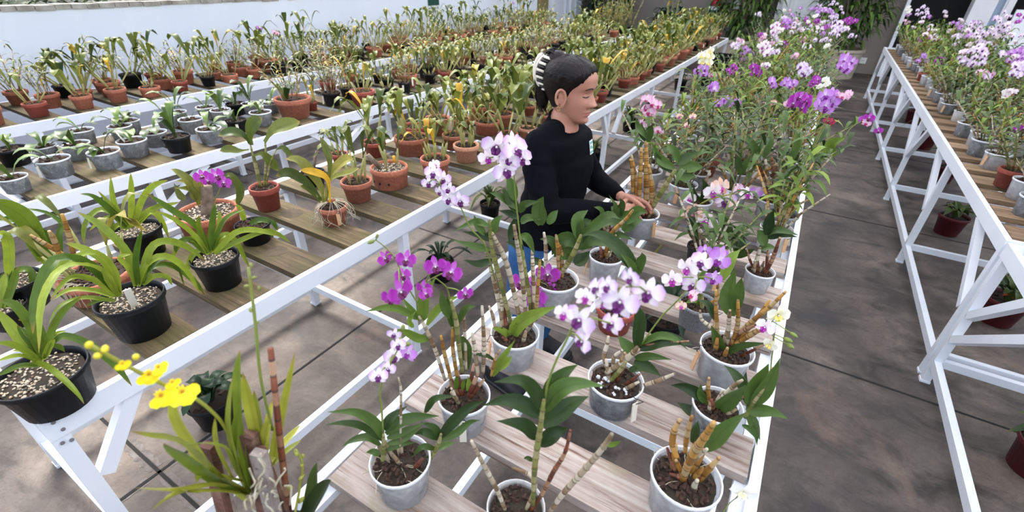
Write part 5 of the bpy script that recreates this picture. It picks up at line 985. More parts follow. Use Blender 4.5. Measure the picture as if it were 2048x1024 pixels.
# mossy bench beyond the traced plants
for rx in (-1.52,-1.78,-2.04):
    y=2.0
    while y<9.6:
        yy=y+RN.uniform(-.05,.05); xx=rx+RN.uniform(-.03,.04); y+=RN.uniform(.19,.25)
        if near_other('b3',xx,yy,.17): continue
        q=RN.random(); r=RN.choice((.058,.065,.072,.085)); kind='black' if q<.07 else RN.choice(('terra','terra','terra_red','bowl','terra_pale'))
        fo=RN.choice((CF[RN.randrange(6)],CY[RN.randrange(6)],CY[RN.randrange(6)],CF[RN.randrange(6)])) if yy<7 else RN.choice((CY[RN.randrange(6)],CB[RN.randrange(5)],CF[RN.randrange(6)]))
        look={'cattleya_t':'tall cattleya','cattleya_y':'yellowing cattleya','cattleya_s':'small cattleya','cattleya_b':'bushy reed orchid'}[fo.name[:10]]
        t,h,f=place('b3','cattleya_orchid',xx,yy,kind,r,1.0 if kind=='bowl' else 1.3,fo,look,'tag_white' if RN.random()<.15 else None,sc=RN.uniform(.95,1.25))
        if RN.random()<.04: solitary(t,h,'vio',xx,yy,1,.2,.03)
# dendrobiums further along the pale boards and on the tan bench
STW=['lav','lav','vio','pale','mag','pink','lav','white']
def dend(bk,xx,yy,nsp,styles,sc=1.0):
    v=RN.randrange(10); kind=RN.choice(('milky','milky','clear','grey','white','milky','clear')) if RN.random()>.06 else 'terra_red'; r=RN.uniform(.055,.072)
    t,h,f=place(bk,'dendrobium_orchid',xx,yy,kind,r,1.5,DF[v],'dendrobium',('tag_wood' if RN.random()<.3 else None),sc=sc)
    rz=f.rotation_euler.z; tips=list(DT[v]); RN.shuffle(tips); used=[]
    for k in range(min(nsp,len(tips))):
        p,d=tips[k]; st=RN.choice(styles); R=Matrix.Rotation(rz,4,'Z'); q=R@Vector((p.x*f.scale.x,p.y*f.scale.y,p.z*f.scale.z)); dd=R@d
        s=ob('flower_spray',spray(st,RN.randrange(4)),t); s.location=Vector((0,0,h*.86))+q; s.rotation_euler=(0,0,math.atan2(dd.y,dd.x)); used.append(st)
    row=PLANTS[-1]
    if used:
        nm={'lav':'lavender','vio':'violet','pale':'pale lilac','mag':'magenta','pink':'pink','white':'white'}
        u=list(dict.fromkeys(nm[x] for x in used)); row[4]='-and-'.join(x.replace(' ','-') for x in u[:2])+'-flowered dendrobium in '+POTLOOK[kind]
    else: row[4]='flowerless dendrobium in '+POTLOOK[kind]
for i,rx in enumerate((-.56,-.35,-.13,.06)):
    y=1.62+(.1 if i%2 else 0)
    while y<10.0:
        yy=y+RN.uniform(-.05,.05); xx=rx+RN.uniform(-.03,.03); y+=RN.uniform(.22,.28)
        if near_other('b4',xx,yy,.15) or (xx<-.3 and yy<2.2): continue
        n=0 if yy<2.6 else RN.choice((0,0,0,1,1)) if yy<5 else RN.choice((0,1,1,2))
        if i==0 and n: n=RN.choice((0,0,1))
        dend('b4',xx,yy,n,STW,RN.uniform(.8,1.1))
for i,rx in enumerate((1.14,1.34,1.55,1.75)):
    y=2.85+(.1 if i%2 else 0)
    while y<10.2:
        yy=y+RN.uniform(-.05,.05); xx=rx+RN.uniform(-.03,.03); y+=RN.uniform(.22,.27)
        if near_other('b5',xx,yy,.15): continue
        n=RN.choice((0,0,1,1)) if i<2 else RN.choice((0,1,1,2))
        dend('b5',xx,yy,n,['lav','pale','lav','vio','pale'],RN.uniform(.8,1.1))
# flower clusters whose place the photograph fixes: each goes on the nearest plant below it
CL4=[(1300,213,22,'pink',9),(1288,250,12,'pink',3),(1316,262,10,'pink',2),(1360,232,9,'peach',1),(1385,234,9,'peach',1),(1370,254,8,'peach',1),(1455,208,30,'vio',4),(1412,114,20,'cream',6),(1405,142,15,'vio',4),(1423,150,8,'pink',2),(1465,142,10,'mag',4),(1490,107,18,'vio',6),(1526,94,14,'pale',5),(1511,143,17,'mag',5),(1552,58,14,'pale',5),(1575,46,16,'vio',6),(1592,60,14,'lav',6),(1632,62,14,'pale',6),(1615,42,10,'mag',4),(1672,18,26,'lav',11),(1665,44,18,'lav',8),(1676,60,18,'lav',8),(1700,42,12,'mag',4),(1606,138,18,'lav',6),(1690,128,18,'vio',7),(1545,166,12,'vio',4),(1580,165,16,'vio',4),(1650,163,12,'white',4),(1635,174,10,'white',3),(1600,205,26,'mag',9),(1655,202,24,'vio',9),(1682,192,14,'pink',5),(1540,206,8,'peach',2),(1660,241,10,'wine',2),(1640,22,9,'vio',3)]
CL5=[(1845,24,18,'lav',9),(1815,20,10,'white',4),(1862,70,18,'pale',8),(1836,84,8,'mag',3),(1914,52,16,'vio',6),(1945,60,24,'lav',12),(1962,74,20,'lav',9),(2006,42,26,'lav',12),(1996,70,18,'lav',8),(1955,112,30,'lav',11),(1930,122,16,'lav',5),(2030,115,20,'vio',7),(2030,140,18,'lav',8),(1846,118,14,'vio',5),(1880,122,10,'mag',4),(2042,36,12,'mag',3),(1970,150,14,'pink',5),(2008,190,10,'white',3),(2040,258,9,'mag',2),(1812,45,9,'pink',3)]
PRX=[pl for pl in PLANTS if pl[4] is not None and pl[0] in('b4','b5')]
for bk,CL in (('b4',CL4),('b5',CL5)):
    for (px,py,rad,st,n) in CL:
        best=None
        for pl in PRX:
            if pl[0]!=bk: continue
            p=onplane(px,py,(pl[1],pl[2],0)); lat=math.hypot(p.x-pl[1],p.y-pl[2]); hh=p.z-ZT
            if not(.22<hh<.62): continue
            sc_=lat+abs(hh-.44)*.35
            if best is None or sc_<best[0]: best=(sc_,pl,p)
        if best is None: continue
        pl,p=best[1],best[2]; t=pl[3]; bs=Vector((pl[1],pl[2],ZT)); rel=p-bs; sz=max(.016,min(.030,(rad*depth(p)/F_PX)*.62 if n>2 else (rad*depth(p)/F_PX)*.9))
        b=MB(); b.tube(spline([Vector((0,0,.09)),Vector((rel.x*.35,rel.y*.35,rel.z*.62)),Vector((rel.x*.8,rel.y*.8,rel.z*.96)),rel],12),[.0019]*13,5); s=ob('flower_stem',b.mesh('placed_stem',MAT['stem']),t)
        R_=rad*depth(p)/F_PX
        for k in range(n):
            a=2*PI*k/max(1,n)+RN.uniform(-.3,.3); rr=R_*(.72*math.sqrt(RN.random()) if n>1 else 0); off=_r*math.cos(a)*rr+_u*math.sin(a)*rr*.9-_f*RN.uniform(-.02,.03); add_flower(s,bs,p+off,sz,st,RN)
# ---- labels that count along each row
ROWS={'b1':([-5.13,-4.87,-4.62],['wall row','middle row','front row'],'wall bench'),'b2':([-3.56,-3.30,-3.07],['back row','middle row','front row'],'second bench'),'b3':([-2.04,-1.78,-1.52],['back row','middle row','front row'],'mossy bench'),
 'b4':([-.56,-.35,-.13,.06],['first row','second row','third row','aisle row'],'pale bench'),'b5':([1.14,1.34,1.55,1.75],['aisle row','second row','third row','outer row'],'tan bench')}
for bk,(xs,names,bn) in ROWS.items():
    rows=[[] for _ in xs]
    for pl in PLANTS:
        if pl[0]==bk: rows[min(range(len(xs)),key=lambda i:abs(xs[i]-pl[1]))].append(pl)
    for i,rw in enumerate(rows):
        rw.sort(key=lambda pl:pl[2])
        for k,pl in enumerate(rw):
            if pl[5] is None: pl[3]['label']=f"{pl[4]}, {ordinal(k+1)} up the {names[i]} of the {bn}"
# ---- bromeliads standing on the floor under and between the benches
def rosette_into(b,rng,n,L,w,arch,mi=0,prof='strap',hmin=.0):
    for i in range(n):
        a=i*2.399+rng.uniform(-.2,.2); l=L*(.6+.4*(1-i/n)) if False else L*rng.uniform(.75,1.1); d=Vector((math.cos(a),math.sin(a),0)); t_=.35+.65*i/n
        b.leaf([d*.01+Vector((0,0,hmin)),d*l*.3*t_+Vector((0,0,l*.42)),d*l*.65*t_+Vector((0,0,l*(.66-.2*t_*arch))),d*l*t_+Vector((0,0,l*(.72-.6*t_*arch)))],w,Vector((0,0,1))-d*.5,prof,.25,8,mi)
def brom(label,px,py,kind,r,ratio,n,L,w,arch,mat='leaf_bro',prof='strap',seed=1,flower=False,name='bromeliad',cat='houseplant'):
    p=onz(px,py,0); t=thing(name,label,cat,(p.x,p.y,0),'potted plants standing on the floor'); rng=random.Random(seed); add_pot(t,kind,r,r*ratio,'soil',False)
    b=MB(); rosette_into(b,rng,n,L,w,arch,0,prof); f=ob('foliage',b.mesh('rosette',MAT[mat]),t); f.location=(0,0,r*ratio*.84)
    if flower:
        b=MB(); rosette_into(b,rng,7,.10,.035,.7,0,'lance',.10); f=ob('flower',b.mesh('bract',simple('orange_bract',srgb(236,120,30),.5,srgb(210,50,30),20)),t); f.location=(.03,-.02,r*ratio*.84)
brom('black pot with dark strap leaves on the floor beside the magenta sprays',882,556,'black',.095,1.5,9,.24,.03,.5,'leaf_deep','spoon',1)
brom('black pot of rounded blackish-green leaves on the floor behind the yellow flowers',440,838,'black',.10,1.5,12,.19,.05,.8,'leaf_deep','spoon',2,name='zz_plant' if False else 'foliage_plant')
brom('dark pot of thin strap leaves on the floor at the woman\'s back',980,440,'black',.085,1.9,16,.26,.026,1.0,'leaf_bro','strap',3)
brom('black-potted spiky bromeliad on the floor beyond the woman\'s chest badge',1185,325,'black',.09,1.6,14,.24,.025,.8,'leaf_bro','strap',4)
brom('black-potted arching bromeliad on the floor below the pink cluster',1257,262,'black',.10,1.6,16,.28,.028,1.0,'leaf_bro','strap',5)
brom('black-potted bromeliad on the floor in the distance under the mossy bench',1358,180,'black',.11,1.6,12,.24,.03,.9,'leaf_bro','strap',6)
brom('maroon pot with short green rosette, standing clear under the tan bench',1890,466,'pot' if False else 'maroon',.105,1.55,22,.19,.038,.75,'leaf_bro','strap',7)
brom('maroon pot whose bromeliad bears an orange flower, under the tan bench',1985,640,'maroon',.115,1.5,18,.22,.04,.7,'leaf_bro','strap',8,True)
brom('maroon pot almost hidden by the bench brace, second behind the green rosette',1880,362,'maroon',.105,1.6,10,.26,.035,.5,'leaf_bro','strap',9)
brom('maroon pot with long drooping strap leaves under the tan bench',1843,296,'maroon',.12,1.5,20,.36,.035,1.1,'leaf_bro','strap',10)
brom('far maroon pot of yellow-green bromeliad under the tan bench',1826,246,'maroon',.13,1.4,18,.30,.04,.8,'leaf_cat','strap',11)
brom('dark maroon pot standing alone on the bare floor under the nearer tan bench',2062,940,'maroon',.11,1.5,14,.2,.04,.8,'leaf_bro','strap',12)
brom('dark-leaved plant on the floor showing between the pale boards',1322,672,'black',.11,1.3,14,.30,.05,.9,'leaf_deep','spoon',13,name='foliage_plant')
t=thing('black_crate','black plastic crate on the floor under the far end of the mossy bench','crate',(-1.35,9.3,0))
m=MB(); 
for (c_,d_) in (((0,0,.02),(.6,.4,.04)),((-.29,0,.3),(.02,.4,.6)),((.29,0,.3),(.02,.4,.6)),((0,-.19,.3),(.6,.02,.6)),((0,.19,.3),(.6,.02,.6))): m.box(c_,d_)
ob('body',m.mesh('crate_body',MAT['pot_black'],False),t)
m=MB()
for (c_,d_) in (((0,-.2,.59),(.64,.03,.03)),((0,.2,.59),(.64,.03,.03)),((-.31,0,.59),(.03,.43,.03)),((.31,0,.59),(.03,.43,.03))): m.box(c_,d_)
ob('rim',m.mesh('crate_rim',MAT['pot_black'],False),t)
# ---- shrubs in planters along the back wall
MAT['planter']=simple('beige_planter',srgb(168,156,140),.85,srgb(150,138,122),4)
def shrub(label,x,y,w,hp,H,R,n,seed,mat='leaf_shrub',Ls=(.16,.28)):
    t=thing('planted_shrub',label,'shrub',(x,y,0)); rng=random.Random(seed)
    m=MB(); m.lathe([(w*.46,0),(w*.5,hp*.9),(w*.53,hp*.91),(w*.53,hp),(w*.47,hp),(w*.46,hp*.85)],4 if False else 24,capb=True); ob('planter',m.mesh('planter',MAT['planter'],False),t)
    m=MB(); m.lathe([(.001,hp*.88),(w*.46,hp*.86)],24,capb=False); ob('soil',m.mesh('planter_soil',MAT['soil']),t)
    m=MB(); 
    for k in range(5):
        a=k*1.26; m.tube([(0,0,hp*.8),(math.cos(a)*.05,math.sin(a)*.05,hp+(H-hp)*.3),(math.cos(a)*R*.4,math.sin(a)*R*.4,hp+(H-hp)*.7)],[.02,.016,.01],6)
    ob('stem',m.mesh('shrub_stems',MAT['bark_stick']),t)
    m=MB()
    for k in range(n):
        v=Vector((rng.gauss(0,1),rng.gauss(0,1),rng.gauss(0,1))).normalized()*rng.uniform(.35,1)**.5; p=Vector((v.x*R,v.y*R*.7,hp+(H-hp)*.5+v.z*(H-hp)*.52)); l=rng.uniform(*Ls); d=Vector((v.x+rng.uniform(-.6,.6),v.y+rng.uniform(-.6,.6),rng.uniform(-.5,.3))).normalized()
        m.leaf([p,p+d*l*.5+Vector((0,0,.04)),p+d*l-Vector((0,0,l*.3))],l*.3,Vector((0,0,1)),'lance',.2,4,0)
    ob('foliage',m.mesh('shrub_leaves',MAT[mat]),t)
shrub('large dark shrub in beige planter on the back wall beside the white curtain, aisle side',.42,12.45,.9,.55,2.2,.62,620,1)
shrub('dark shrub in beige planter on the back wall behind the mossy bench',-1.55,12.55,1.0,.55,2.3,.62,560,2)
shrub('dark shrub on the back wall beside the white louvred window',-4.75,12.55,.8,.45,1.9,.55,420,3,'leaf_deep')
shrub('small dark shrub at the back wall behind the reed-stemmed orchids',-3.1,12.5,.6,.35,1.1,.40,200,4,'leaf_deep')
# ---- hedge beyond the white wall
t=thing('clipped_hedge','grey-green hedge growing behind the whitewashed wall','hedge',(-6.75,3.5,0)); m=MB(); rng=random.Random(77)
m2=MB(); m2.box((0,0,.70),(1.75,13.4,1.40)); ob('twigs',m2.mesh('hedge_core',MAT['leaf_deep'],False),t)
for k in range(9000):
    p=Vector((rng.uniform(-.9,1.0),rng.uniform(-5.5,6.5),rng.uniform(1.28,1.70)+.35*noise.noise(Vector((k*.0,rng.random(),0))))); l=rng.uniform(.08,.17); d=Vector((rng.uniform(-1,1),rng.uniform(-1,1),rng.uniform(-.3,1))).normalized(); m.leaf([p,p+d*l*.5,p+d*l-Vector((0,0,.02))],l*.5,Vector((.3,0,1)),'lance',.1,2,0)
ob('foliage',m.mesh('hedge_leaves',MAT['leaf_hedge']),t)
# ---- tall reed stems in the background by the back wall
def cane_clump(label,px,Y,n,H,w,seed,mat='cane_green'):
    p=atY(px,70,Y); t=thing('reed_orchid',label,'orchid',(p.x,Y,0)); rng=random.Random(seed); m=MB(); add_pot(t,'black',.14,.22,'soil',False)
    for k in range(n):
        a=rng.uniform(0,6.28); d=Vector((math.cos(a),math.sin(a),0)); q=d*.06; m.tube([q+Vector((0,0,.18)),q*1.3+Vector((0,0,H*.5)),q*(1.5+rng.random())+Vector((0,0,H*rng.uniform(.8,1.1)))],[w,w,w*.7],6)
    ob('cane',m.mesh('tall_canes',MAT[mat]),t)
    m=MB()
    for k in range(26):
        a=rng.uniform(0,6.28); d=Vector((math.cos(a),math.sin(a),0)); z=H*rng.uniform(.8,1.25); l=.2; m.leaf([d*.06+Vector((0,0,z)),d*.16+Vector((0,0,z+.08)),d*.26+Vector((0,0,z-.02))],.04,Vector((0,0,1)),'lance',.2,4,0)
    ob('foliage',m.mesh('tall_cane_leaves',MAT['leaf_cat']),t)
cane_clump('bundle of tall pale canes in a pot standing before the back wall',1336,11.4,8,1.45,.018,5)
t=None
# ---------------------------------------------------------------- the woman
def skinmat():
    m,nt,b,o=newmat('skin'); f=noisetex(nt,9,'Object',4); c=ramp(nt,f,[(.3,srgb(166,112,92)),(.7,srgb(184,132,112))])
    nt.links.new(c,b.inputs['Base Color']); b.inputs['Roughness'].default_value=.48
    b.inputs['Subsurface Weight'].default_value=.12; b.inputs['Subsurface Radius'].default_value=(.012,.005,.003); b.inputs['Subsurface Scale'].default_value=.6; return m
MAT['skin']=skinmat(); MAT['lips']=simple('lips',srgb(172,98,92),.45); MAT['nail']=simple('nail_polish',srgb(190,70,120),.25); MAT['lash']=simple('lash_dark',srgb(40,26,22),.7)
def clothmat(name,c1,c2,sc,br):
    m,nt,b,o=newmat(name); f=noisetex(nt,sc,'Object',6,.6); w=noisetex(nt,420,'Object',2); c=ramp(nt,f,[(.3,c1),(.7,c2)]); c=mix(nt,c,ramp(nt,w,[(.3,(.8,.8,.8,1)),(.7,(1.2,1.2,1.2,1))]),.6,'MULTIPLY')
    nt.links.new(c,b.inputs['Base Color']); b.inputs['Roughness'].default_value=br; b.inputs['Specular IOR Level'].default_value=.08 if br>.8 else .3; bump(nt,b,w,.12,.001); return m
MAT['shirt']=clothmat('black_knit',srgb(7,9,13),srgb(11,13,19),6,.9); MAT['denim']=clothmat('denim',srgb(40,74,116),srgb(62,100,146),7,.9)
def hairmat():
    m,nt,b,o=newmat('dark_hair'); f=noisetex(nt,30,'Object',5,.6,(.35,6,2.2)); c=ramp(nt,f,[(.3,srgb(8,6,6)),(.6,srgb(22,14,13)),(.8,srgb(46,30,27))]); nt.links.new(c,b.inputs['Base Color']); b.inputs['Roughness'].default_value=.38; b.inputs['Specular IOR Level'].default_value=.22; bump(nt,b,f,.8,.004); return m
MAT['hair']=hairmat(); MAT['clip_w']=simple('clip_ivory',srgb(226,218,204),.35); MAT['clip_b']=simple('clip_black',srgb(14,13,14),.3); MAT['gold']=simple('gold_tone',srgb(214,170,110),.25); MAT['shoe']=simple('black_shoe',srgb(22,23,27),.6,srgb(34,35,40),20)
MAT['gold'].node_tree.nodes['Principled BSDF'].inputs['Metallic'].default_value=.8
WO=Vector((-.80,1.66,0)); PER=thing('person','woman in black long-sleeved shirt and blue jeans bending over a held orchid pot','person',WO)
def V3(*a): return Vector(a)
def loft(b,secs,n=30):
    """closed tube of superelliptic rings: (centre, side half axis vector, front half axis vector, exponent)"""
    vs=[];fs=[]
    for c,a,f,e in secs:
        for k in range(n):
            t=2*PI*k/n; ct,st=math.cos(t),math.sin(t); p=2/e
            vs.append(Vector(c)+Vector(f)*(math.copysign(abs(ct)**p,ct))+Vector(a)*(math.copysign(abs(st)**p,st)))
    m=len(secs)
    for i in range(m-1):
        for k in range(n): k2=(k+1)%n; fs.append((i*n+k,i*n+k2,(i+1)*n+k2,(i+1)*n+k))
    fs.append(tuple(reversed(range(n)))); fs.append(tuple(range((m-1)*n,m*n))); b.add(vs,fs)
def smooth_secs(secs,k=4):
    out=[]; C=[[Vector(s[j]) for s in secs] for j in range(3)]; cs=[spline(c,(len(secs)-1)*k) for c in C]
    for i in range(len(cs[0])): out.append((cs[0][i],cs[1][i],cs[2][i],secs[min(len(secs)-1,i//k)][3]))
    return out
def limb(b,pts,rad,n=18):
    C=spline(pts,24); R=[x.x for x in spline([Vector((r,0,0)) for r in rad],24)]; b.tube(C,R,n)
    for p,r in ((C[0],R[0]),(C[-1],R[-1])): b.blob(p,r*.99,0,2,rnd=0)
def remesh(name,b,vox,mats,smooth_it=2,fn=None):
    me=b.mesh(name+'_raw',mats); o=bpy.data.objects.new('tmp',me); COL.objects.link(o)
    md=o.modifiers.new('r','REMESH'); md.mode='VOXEL'; md.voxel_size=vox
    if smooth_it: sm=o.modifiers.new('s','SMOOTH'); sm.factor=.5; sm.iterations=smooth_it
    bpy.context.view_layer.update(); dg=bpy.context.evaluated_depsgraph_get(); out=bpy.data.meshes.new_from_object(o.evaluated_get(dg)); out.name=name
    bpy.data.objects.remove(o); out.materials.clear()
    for m in (mats if isinstance(mats,(list,tuple)) else [mats]): out.materials.append(m)
    if fn:
        for v in out.vertices: v.co=fn(v.co,v.normal)
    out.polygons.foreach_set('use_smooth',[True]*len(out.polygons)); out.transform(Matrix.Translation(-WO)); out.update(); return out
# torso rings: centre, side axis, front axis
def torso_secs(g):
    """g: how far the ring stands off the skin"""
    return [((-.805,1.665,.70),(0,.170+g,0),(.128+g,0,0),2.3),((-.808,1.668,.78),(0,.172+g,0),(.136+g,0,-.01),2.3),((-.798,1.675,.87),(0,.160+g,0),(.128+g,0,-.01),2.3),
            ((-.785,1.685,.97),(0,.154+g,0),(.122+g,0,0),2.3),((-.768,1.695,1.07),(0,.158+g,0),(.120+g,0,.02),2.3),((-.772,1.70,1.15),(0,.170+g,0),(.108+g,0,.02),2.3),
            ((-.768,1.70,1.215),(0,.172+g,0),(.090+g,0,.02),2.2),((-.778,1.70,1.252),(0,.152+g,0),(.062+g,0,-.006),2.0),((-.778,1.70,1.272),(0,.110+g,0),(.054+g,0,-.026),2.0),((-.772,1.70,1.283),(0,.076+g*.5,0),(.050+g*.5,0,-.036),2.0)]
RS,RE,RW=V3(-.802,1.546,1.224),V3(-.708,1.474,1.004),V3(-.508,1.672,.978)
LS,LE,LW=V3(-.800,1.840,1.200),V3(-.700,1.925,.985),V3(-.530,1.788,.994)
def arms(b,g,end=1.0):
    for S_,E_,W_ in ((RS,RE,RW),(LS,LE,LW)):
        W2=E_.lerp(W_,end); limb(b,[S_+V3(.0,0,.005),S_.lerp(E_,.35)+V3(-.012,0,0),S_.lerp(E_,.75)+V3(-.008,0,0),E_,E_.lerp(W2,.35)-V3(0,0,.004),E_.lerp(W2,.7),W2],[.056+g,.060+g,.056+g,.051+g,.047+g,.038+g,.027+g])
HIPR,KNR,ANR=V3(-.825,1.585,.77),V3(-.835,1.50,.43),V3(-.915,1.425,.075)
HIPL,KNL,ANL=V3(-.815,1.755,.77),V3(-.785,1.765,.43),V3(-.835,1.752,.075)
def legs(b,g,low=1.0):
    for H_,K_,A_ in ((HIPR,KNR,ANR),(HIPL,KNL,ANL)):
        A2=K_.lerp(A_,low); limb(b,[H_,H_.lerp(K_,.3),H_.lerp(K_,.7),K_,K_.lerp(A2,.3)-V3(.012,0,0),K_.lerp(A2,.7),A2],[.092+g,.088+g,.068+g,.056+g,.056+g,.044+g,.034+g])
# head
HC=V3(-.756,1.70,1.396); HP=math.radians(5)
HR=Matrix.Rotation(math.radians(3),3,'Z')@Matrix.Rotation(HP,3,'Y')
def hw(p): return HC+HR@Vector(p)
HS=[(-.116,.062,.026,.014),(-.110,.078,.004,.028),(-.098,.087,-.022,.040),(-.082,.087,-.040,.049),(-.064,.086,-.053,.055),(-.045,.086,-.066,.060),(-.022,.087,-.082,.065),(.004,.086,-.095,.069),(.024,.087,-.103,.072),(.046,.095,-.107,.074),(.070,.095,-.107,.074),(.092,.083,-.099,.068),(.110,.060,-.080,.054),(.121,.030,-.052,.034),(.126,.0,-.025,.012)]
def hsec(z):
    for i in range(len(HS)-1):
        if HS[i][0]<=z<=HS[i+1][0]:
            P=[HS[max(0,i-1)],HS[i],HS[i+1],HS[min(len(HS)-1,i+2)]]; t=(z-HS[i][0])/(HS[i+1][0]-HS[i][0]); out=[]
            for j in (1,2,3):
                a_,b_,c_,d_=[q[j] for q in P]; out.append(.5*((2*b_)+(c_-a_)*t+(2*a_-5*b_+4*c_-d_)*t*t+(3*b_-a_-3*c_+d_)*t**3))
            return out
    return HS[-1][1:]
def G(d,s): return math.exp(-.5*(d/s)**2)
def face_dx(y,z):
    ay=abs(y); d=0
    u=(.034-z)/.056                       # 0 at the bridge, 1 at the tip
    if -.3<u<1.45:
        h=.003+.024*max(0,min(1,u))**1.3
        if u>1: h*=max(0,1-((u-1)/.30)**2)
        if u<0: h*=max(0,1+u/.3)
        d+=h*G(y,.0072+.0045*max(0,min(1,u)))
    d+=.010*G(ay-.0135,.0058)*G(z+.026,.0075)
    d+=-.0115*G(ay-.030,.014)*G(z-.014,.010)+.0075*G(ay-.031,.0105)*G(z-.011,.0062)
    d+=.0045*G(ay-.028,.017)*G(z-.036,.007)+.005*G(ay-.044,.018)*G(z+.018,.018)
    d+=.0075*G(y,.017)*G(z+.053,.0050)+.0085*G(y,.015)*G(z+.066,.0055)-.0040*G(y,.020)*G(z+.0595,.0016)
    d+=-.004*G(y,.018)*G(z+.078,.005)+.005*G(y,.016)*G(z+.098,.011)-.003*G(y,.012)*G(z+.042,.006)
    return d
def head_pt(phi,z,off=0.0):
    xf,xb,w=hsec(z); xc=(xf+xb)/2*.4+.0; c,s=math.cos(phi),math.sin(phi)
    x=xc+(xf-xc)*abs(c)**.86 if c>=0 else xc-(xc-xb)*abs(c)**.95
    y=w*math.copysign(abs(s)**.92,s)
    if c>0: x+=face_dx(y,z)*min(1,c*2.2)
    if off:
        n=Vector((x-xc,y*1.3,(z-.02)*.75)); n=n.normalized()*off; return Vector((x+n.x,y+n.y,z+n.z))
    return Vector((x,y,z))
def head_into(b):
    nz,nf=92,112; zs=[-.116+.242*i/(nz-1) for i in range(nz)]; vs=[]
    for z in zs:
        for k in range(nf):
            t=k/nf; phi=2*PI*t; q=head_pt(phi,z); q.z=q.z if q.z>-.045 else -.045+(q.z+.045)*.86; vs.append(hw(q))
    fs=[(i*nf+k,i*nf+(k+1)%nf,(i+1)*nf+(k+1)%nf,(i+1)*nf+k) for i in range(nz-1) for k in range(nf)]
    fs.append(tuple(reversed(range(nf)))); fs.append(tuple(range((nz-1)*nf,nz*nf))); b.add(vs,fs)
    for s in (-1,1):                      # ears
        c=Vector((.002,s*.0745,-.004)); n=20
        ring=[]
        for k in range(n+1):
            a=math.radians(-60+300*k/n); ring.append(hw(c+Vector((-.004+.016*math.cos(a)-.10*.03*math.sin(a),s*(.010-.008*math.cos(a)),.030*math.sin(a)*(1.0)))))
        b.tube(ring,[.0044+.0012*math.sin(PI*k/n) for k in range(n+1)],8)
        b.blob(hw(c+Vector((-.002,s*.002,-.0))),1,0,2,(.0145,.0055,.026),0) if False else None
        vs=[];bb=ICO[2]
        for v in bb[0]: vs.append(hw(c+Vector((-.003+v[0]*.0145,s*(.003-v[0]*.006)+v[1]*.0042,v[2]*.0275))))
        b.add(vs,bb[1])
        vs=[hw(c+Vector((.004+v[0]*.0075,s*.003+v[1]*.005,-.031+v[2]*.008))) for v in bb[0]]; b.add(vs,bb[1])
NAILS=[]
def hand(b,W_,d,n,L,fl,bend,thumb,th2):
    """W_ wrist; d along the hand; n palm side; L towards the little finger"""
    d=d.normalized(); n=(n-d*n.dot(d)).normalized(); L=d.cross(n)*(1 if d.cross(n).dot(L)>0 else -1)
    K=W_+d*.080
    for i in range(4):
        q=(i-1.5)*.0185; kb=K+L*q-d*(.004*abs(i-1.2)); b.tube(spline([W_+L*q*.55,W_.lerp(kb,.5)+L*q*.1-n*.003,kb],6),[.0135,.0130,.0125,.012,.0115,.0110,.0102],10); b.blob(kb,.0108,0,2,rnd=0)
    for i in range(3):
        q=(i-1)*.0185; b.tube([W_+L*q*.55+n*.004,K+L*q-d*.012+n*.004],[.012,.010],10)
    for i in range(4):
        q=(i-1.5)*.0185; p=K+L*q-d*(.004*abs(i-1.2)); dr=(d+L*(i-1.5)*.07).normalized(); ax=L; seg=[.46,.31,.26]; r=[.0092,.0084,.0076,.0060]
        if i==3: r=[x*.86 for x in r]
        for j in range(3):
            ang=math.radians(bend[i][j]); dr=(dr*math.cos(ang)+n*math.sin(ang)).normalized(); nn=(n-dr*n.dot(dr)).normalized(); q2=p+dr*fl[i]*seg[j]
            b.tube([p,p.lerp(q2,.5),q2],[r[j],(r[j]+r[j+1])/2*.97,r[j+1]],10); b.blob(q2,r[j+1]*1.0,0,2,rnd=0); p=q2
        NAILS.append((p-dr*.004-nn*r[3]*.72,dr,nn,r[3]*.85))
    p=W_+d*.018-L*.016; dr=(d*.62-L*.72+n*.30).normalized()
    for j,(l,r0,r1) in enumerate(((.042,.0150,.0112),(.032,.0106,.0096),(.027,.0095,.0072))):
        if j: dr=(dr+d*th2[0]+n*th2[1]+L*th2[2]).normalized()
        q2=p+dr*l; b.tube([p,p.lerp(q2,.5),q2],[r0,(r0+r1)/2,r1],10); b.blob(q2,r1,0,2,rnd=0); p=q2
    nn=(-n-dr*(-n).dot(dr)); nn=(L*-1-dr*(L*-1).dot(dr)).normalized(); NAILS.append((p-dr*.003-n*.0055,dr,n,.0068))
b=MB(); head_into(b)
loft(b,smooth_secs([(V3(-.772,1.70,1.262),(0,.075,0),(.060,0,-.01),2),(V3(-.770,1.70,1.295),(0,.060,0),(.056,0,-.012),2),(V3(-.760,1.70,1.325),(0,.054,0),(.055,0,-.01),2),(V3(-.752,1.70,1.355),(0,.052,0),(.056,0,-.01),2),(V3(-.760,1.70,1.385),(0,.050,0),(.050,0,0),2)]))
loft(b,smooth_secs(torso_secs(-.010))); arms(b,-.008); legs(b,-.012)
limb(b,[RE.lerp(RW,.8),RW,RW+(RW-RE).normalized()*.02],[.026,.0225,.021]); limb(b,[LE.lerp(LW,.8),LW,LW+(LW-LE).normalized()*.02],[.026,.0225,.021])
hand(b,RW+(RW-RE).normalized()*.012,V3(.72,.62,-.22),V3(-.35,.62,-.70),V3(.1,-.3,-1),[.066,.072,.067,.052],[(6,16,14),(12,20,16),(16,24,18),(20,26,20)],0,(.25,.25,.15))
hand(b,LW+(LW-LE).normalized()*.012,V3(.80,.32,-.20),V3(-.1,-.62,-.62),V3(.1,.3,-1),[.064,.070,.064,.050],[(10,26,22),(14,28,22),(18,30,24),(20,30,24)],0,(.3,.22,.1))
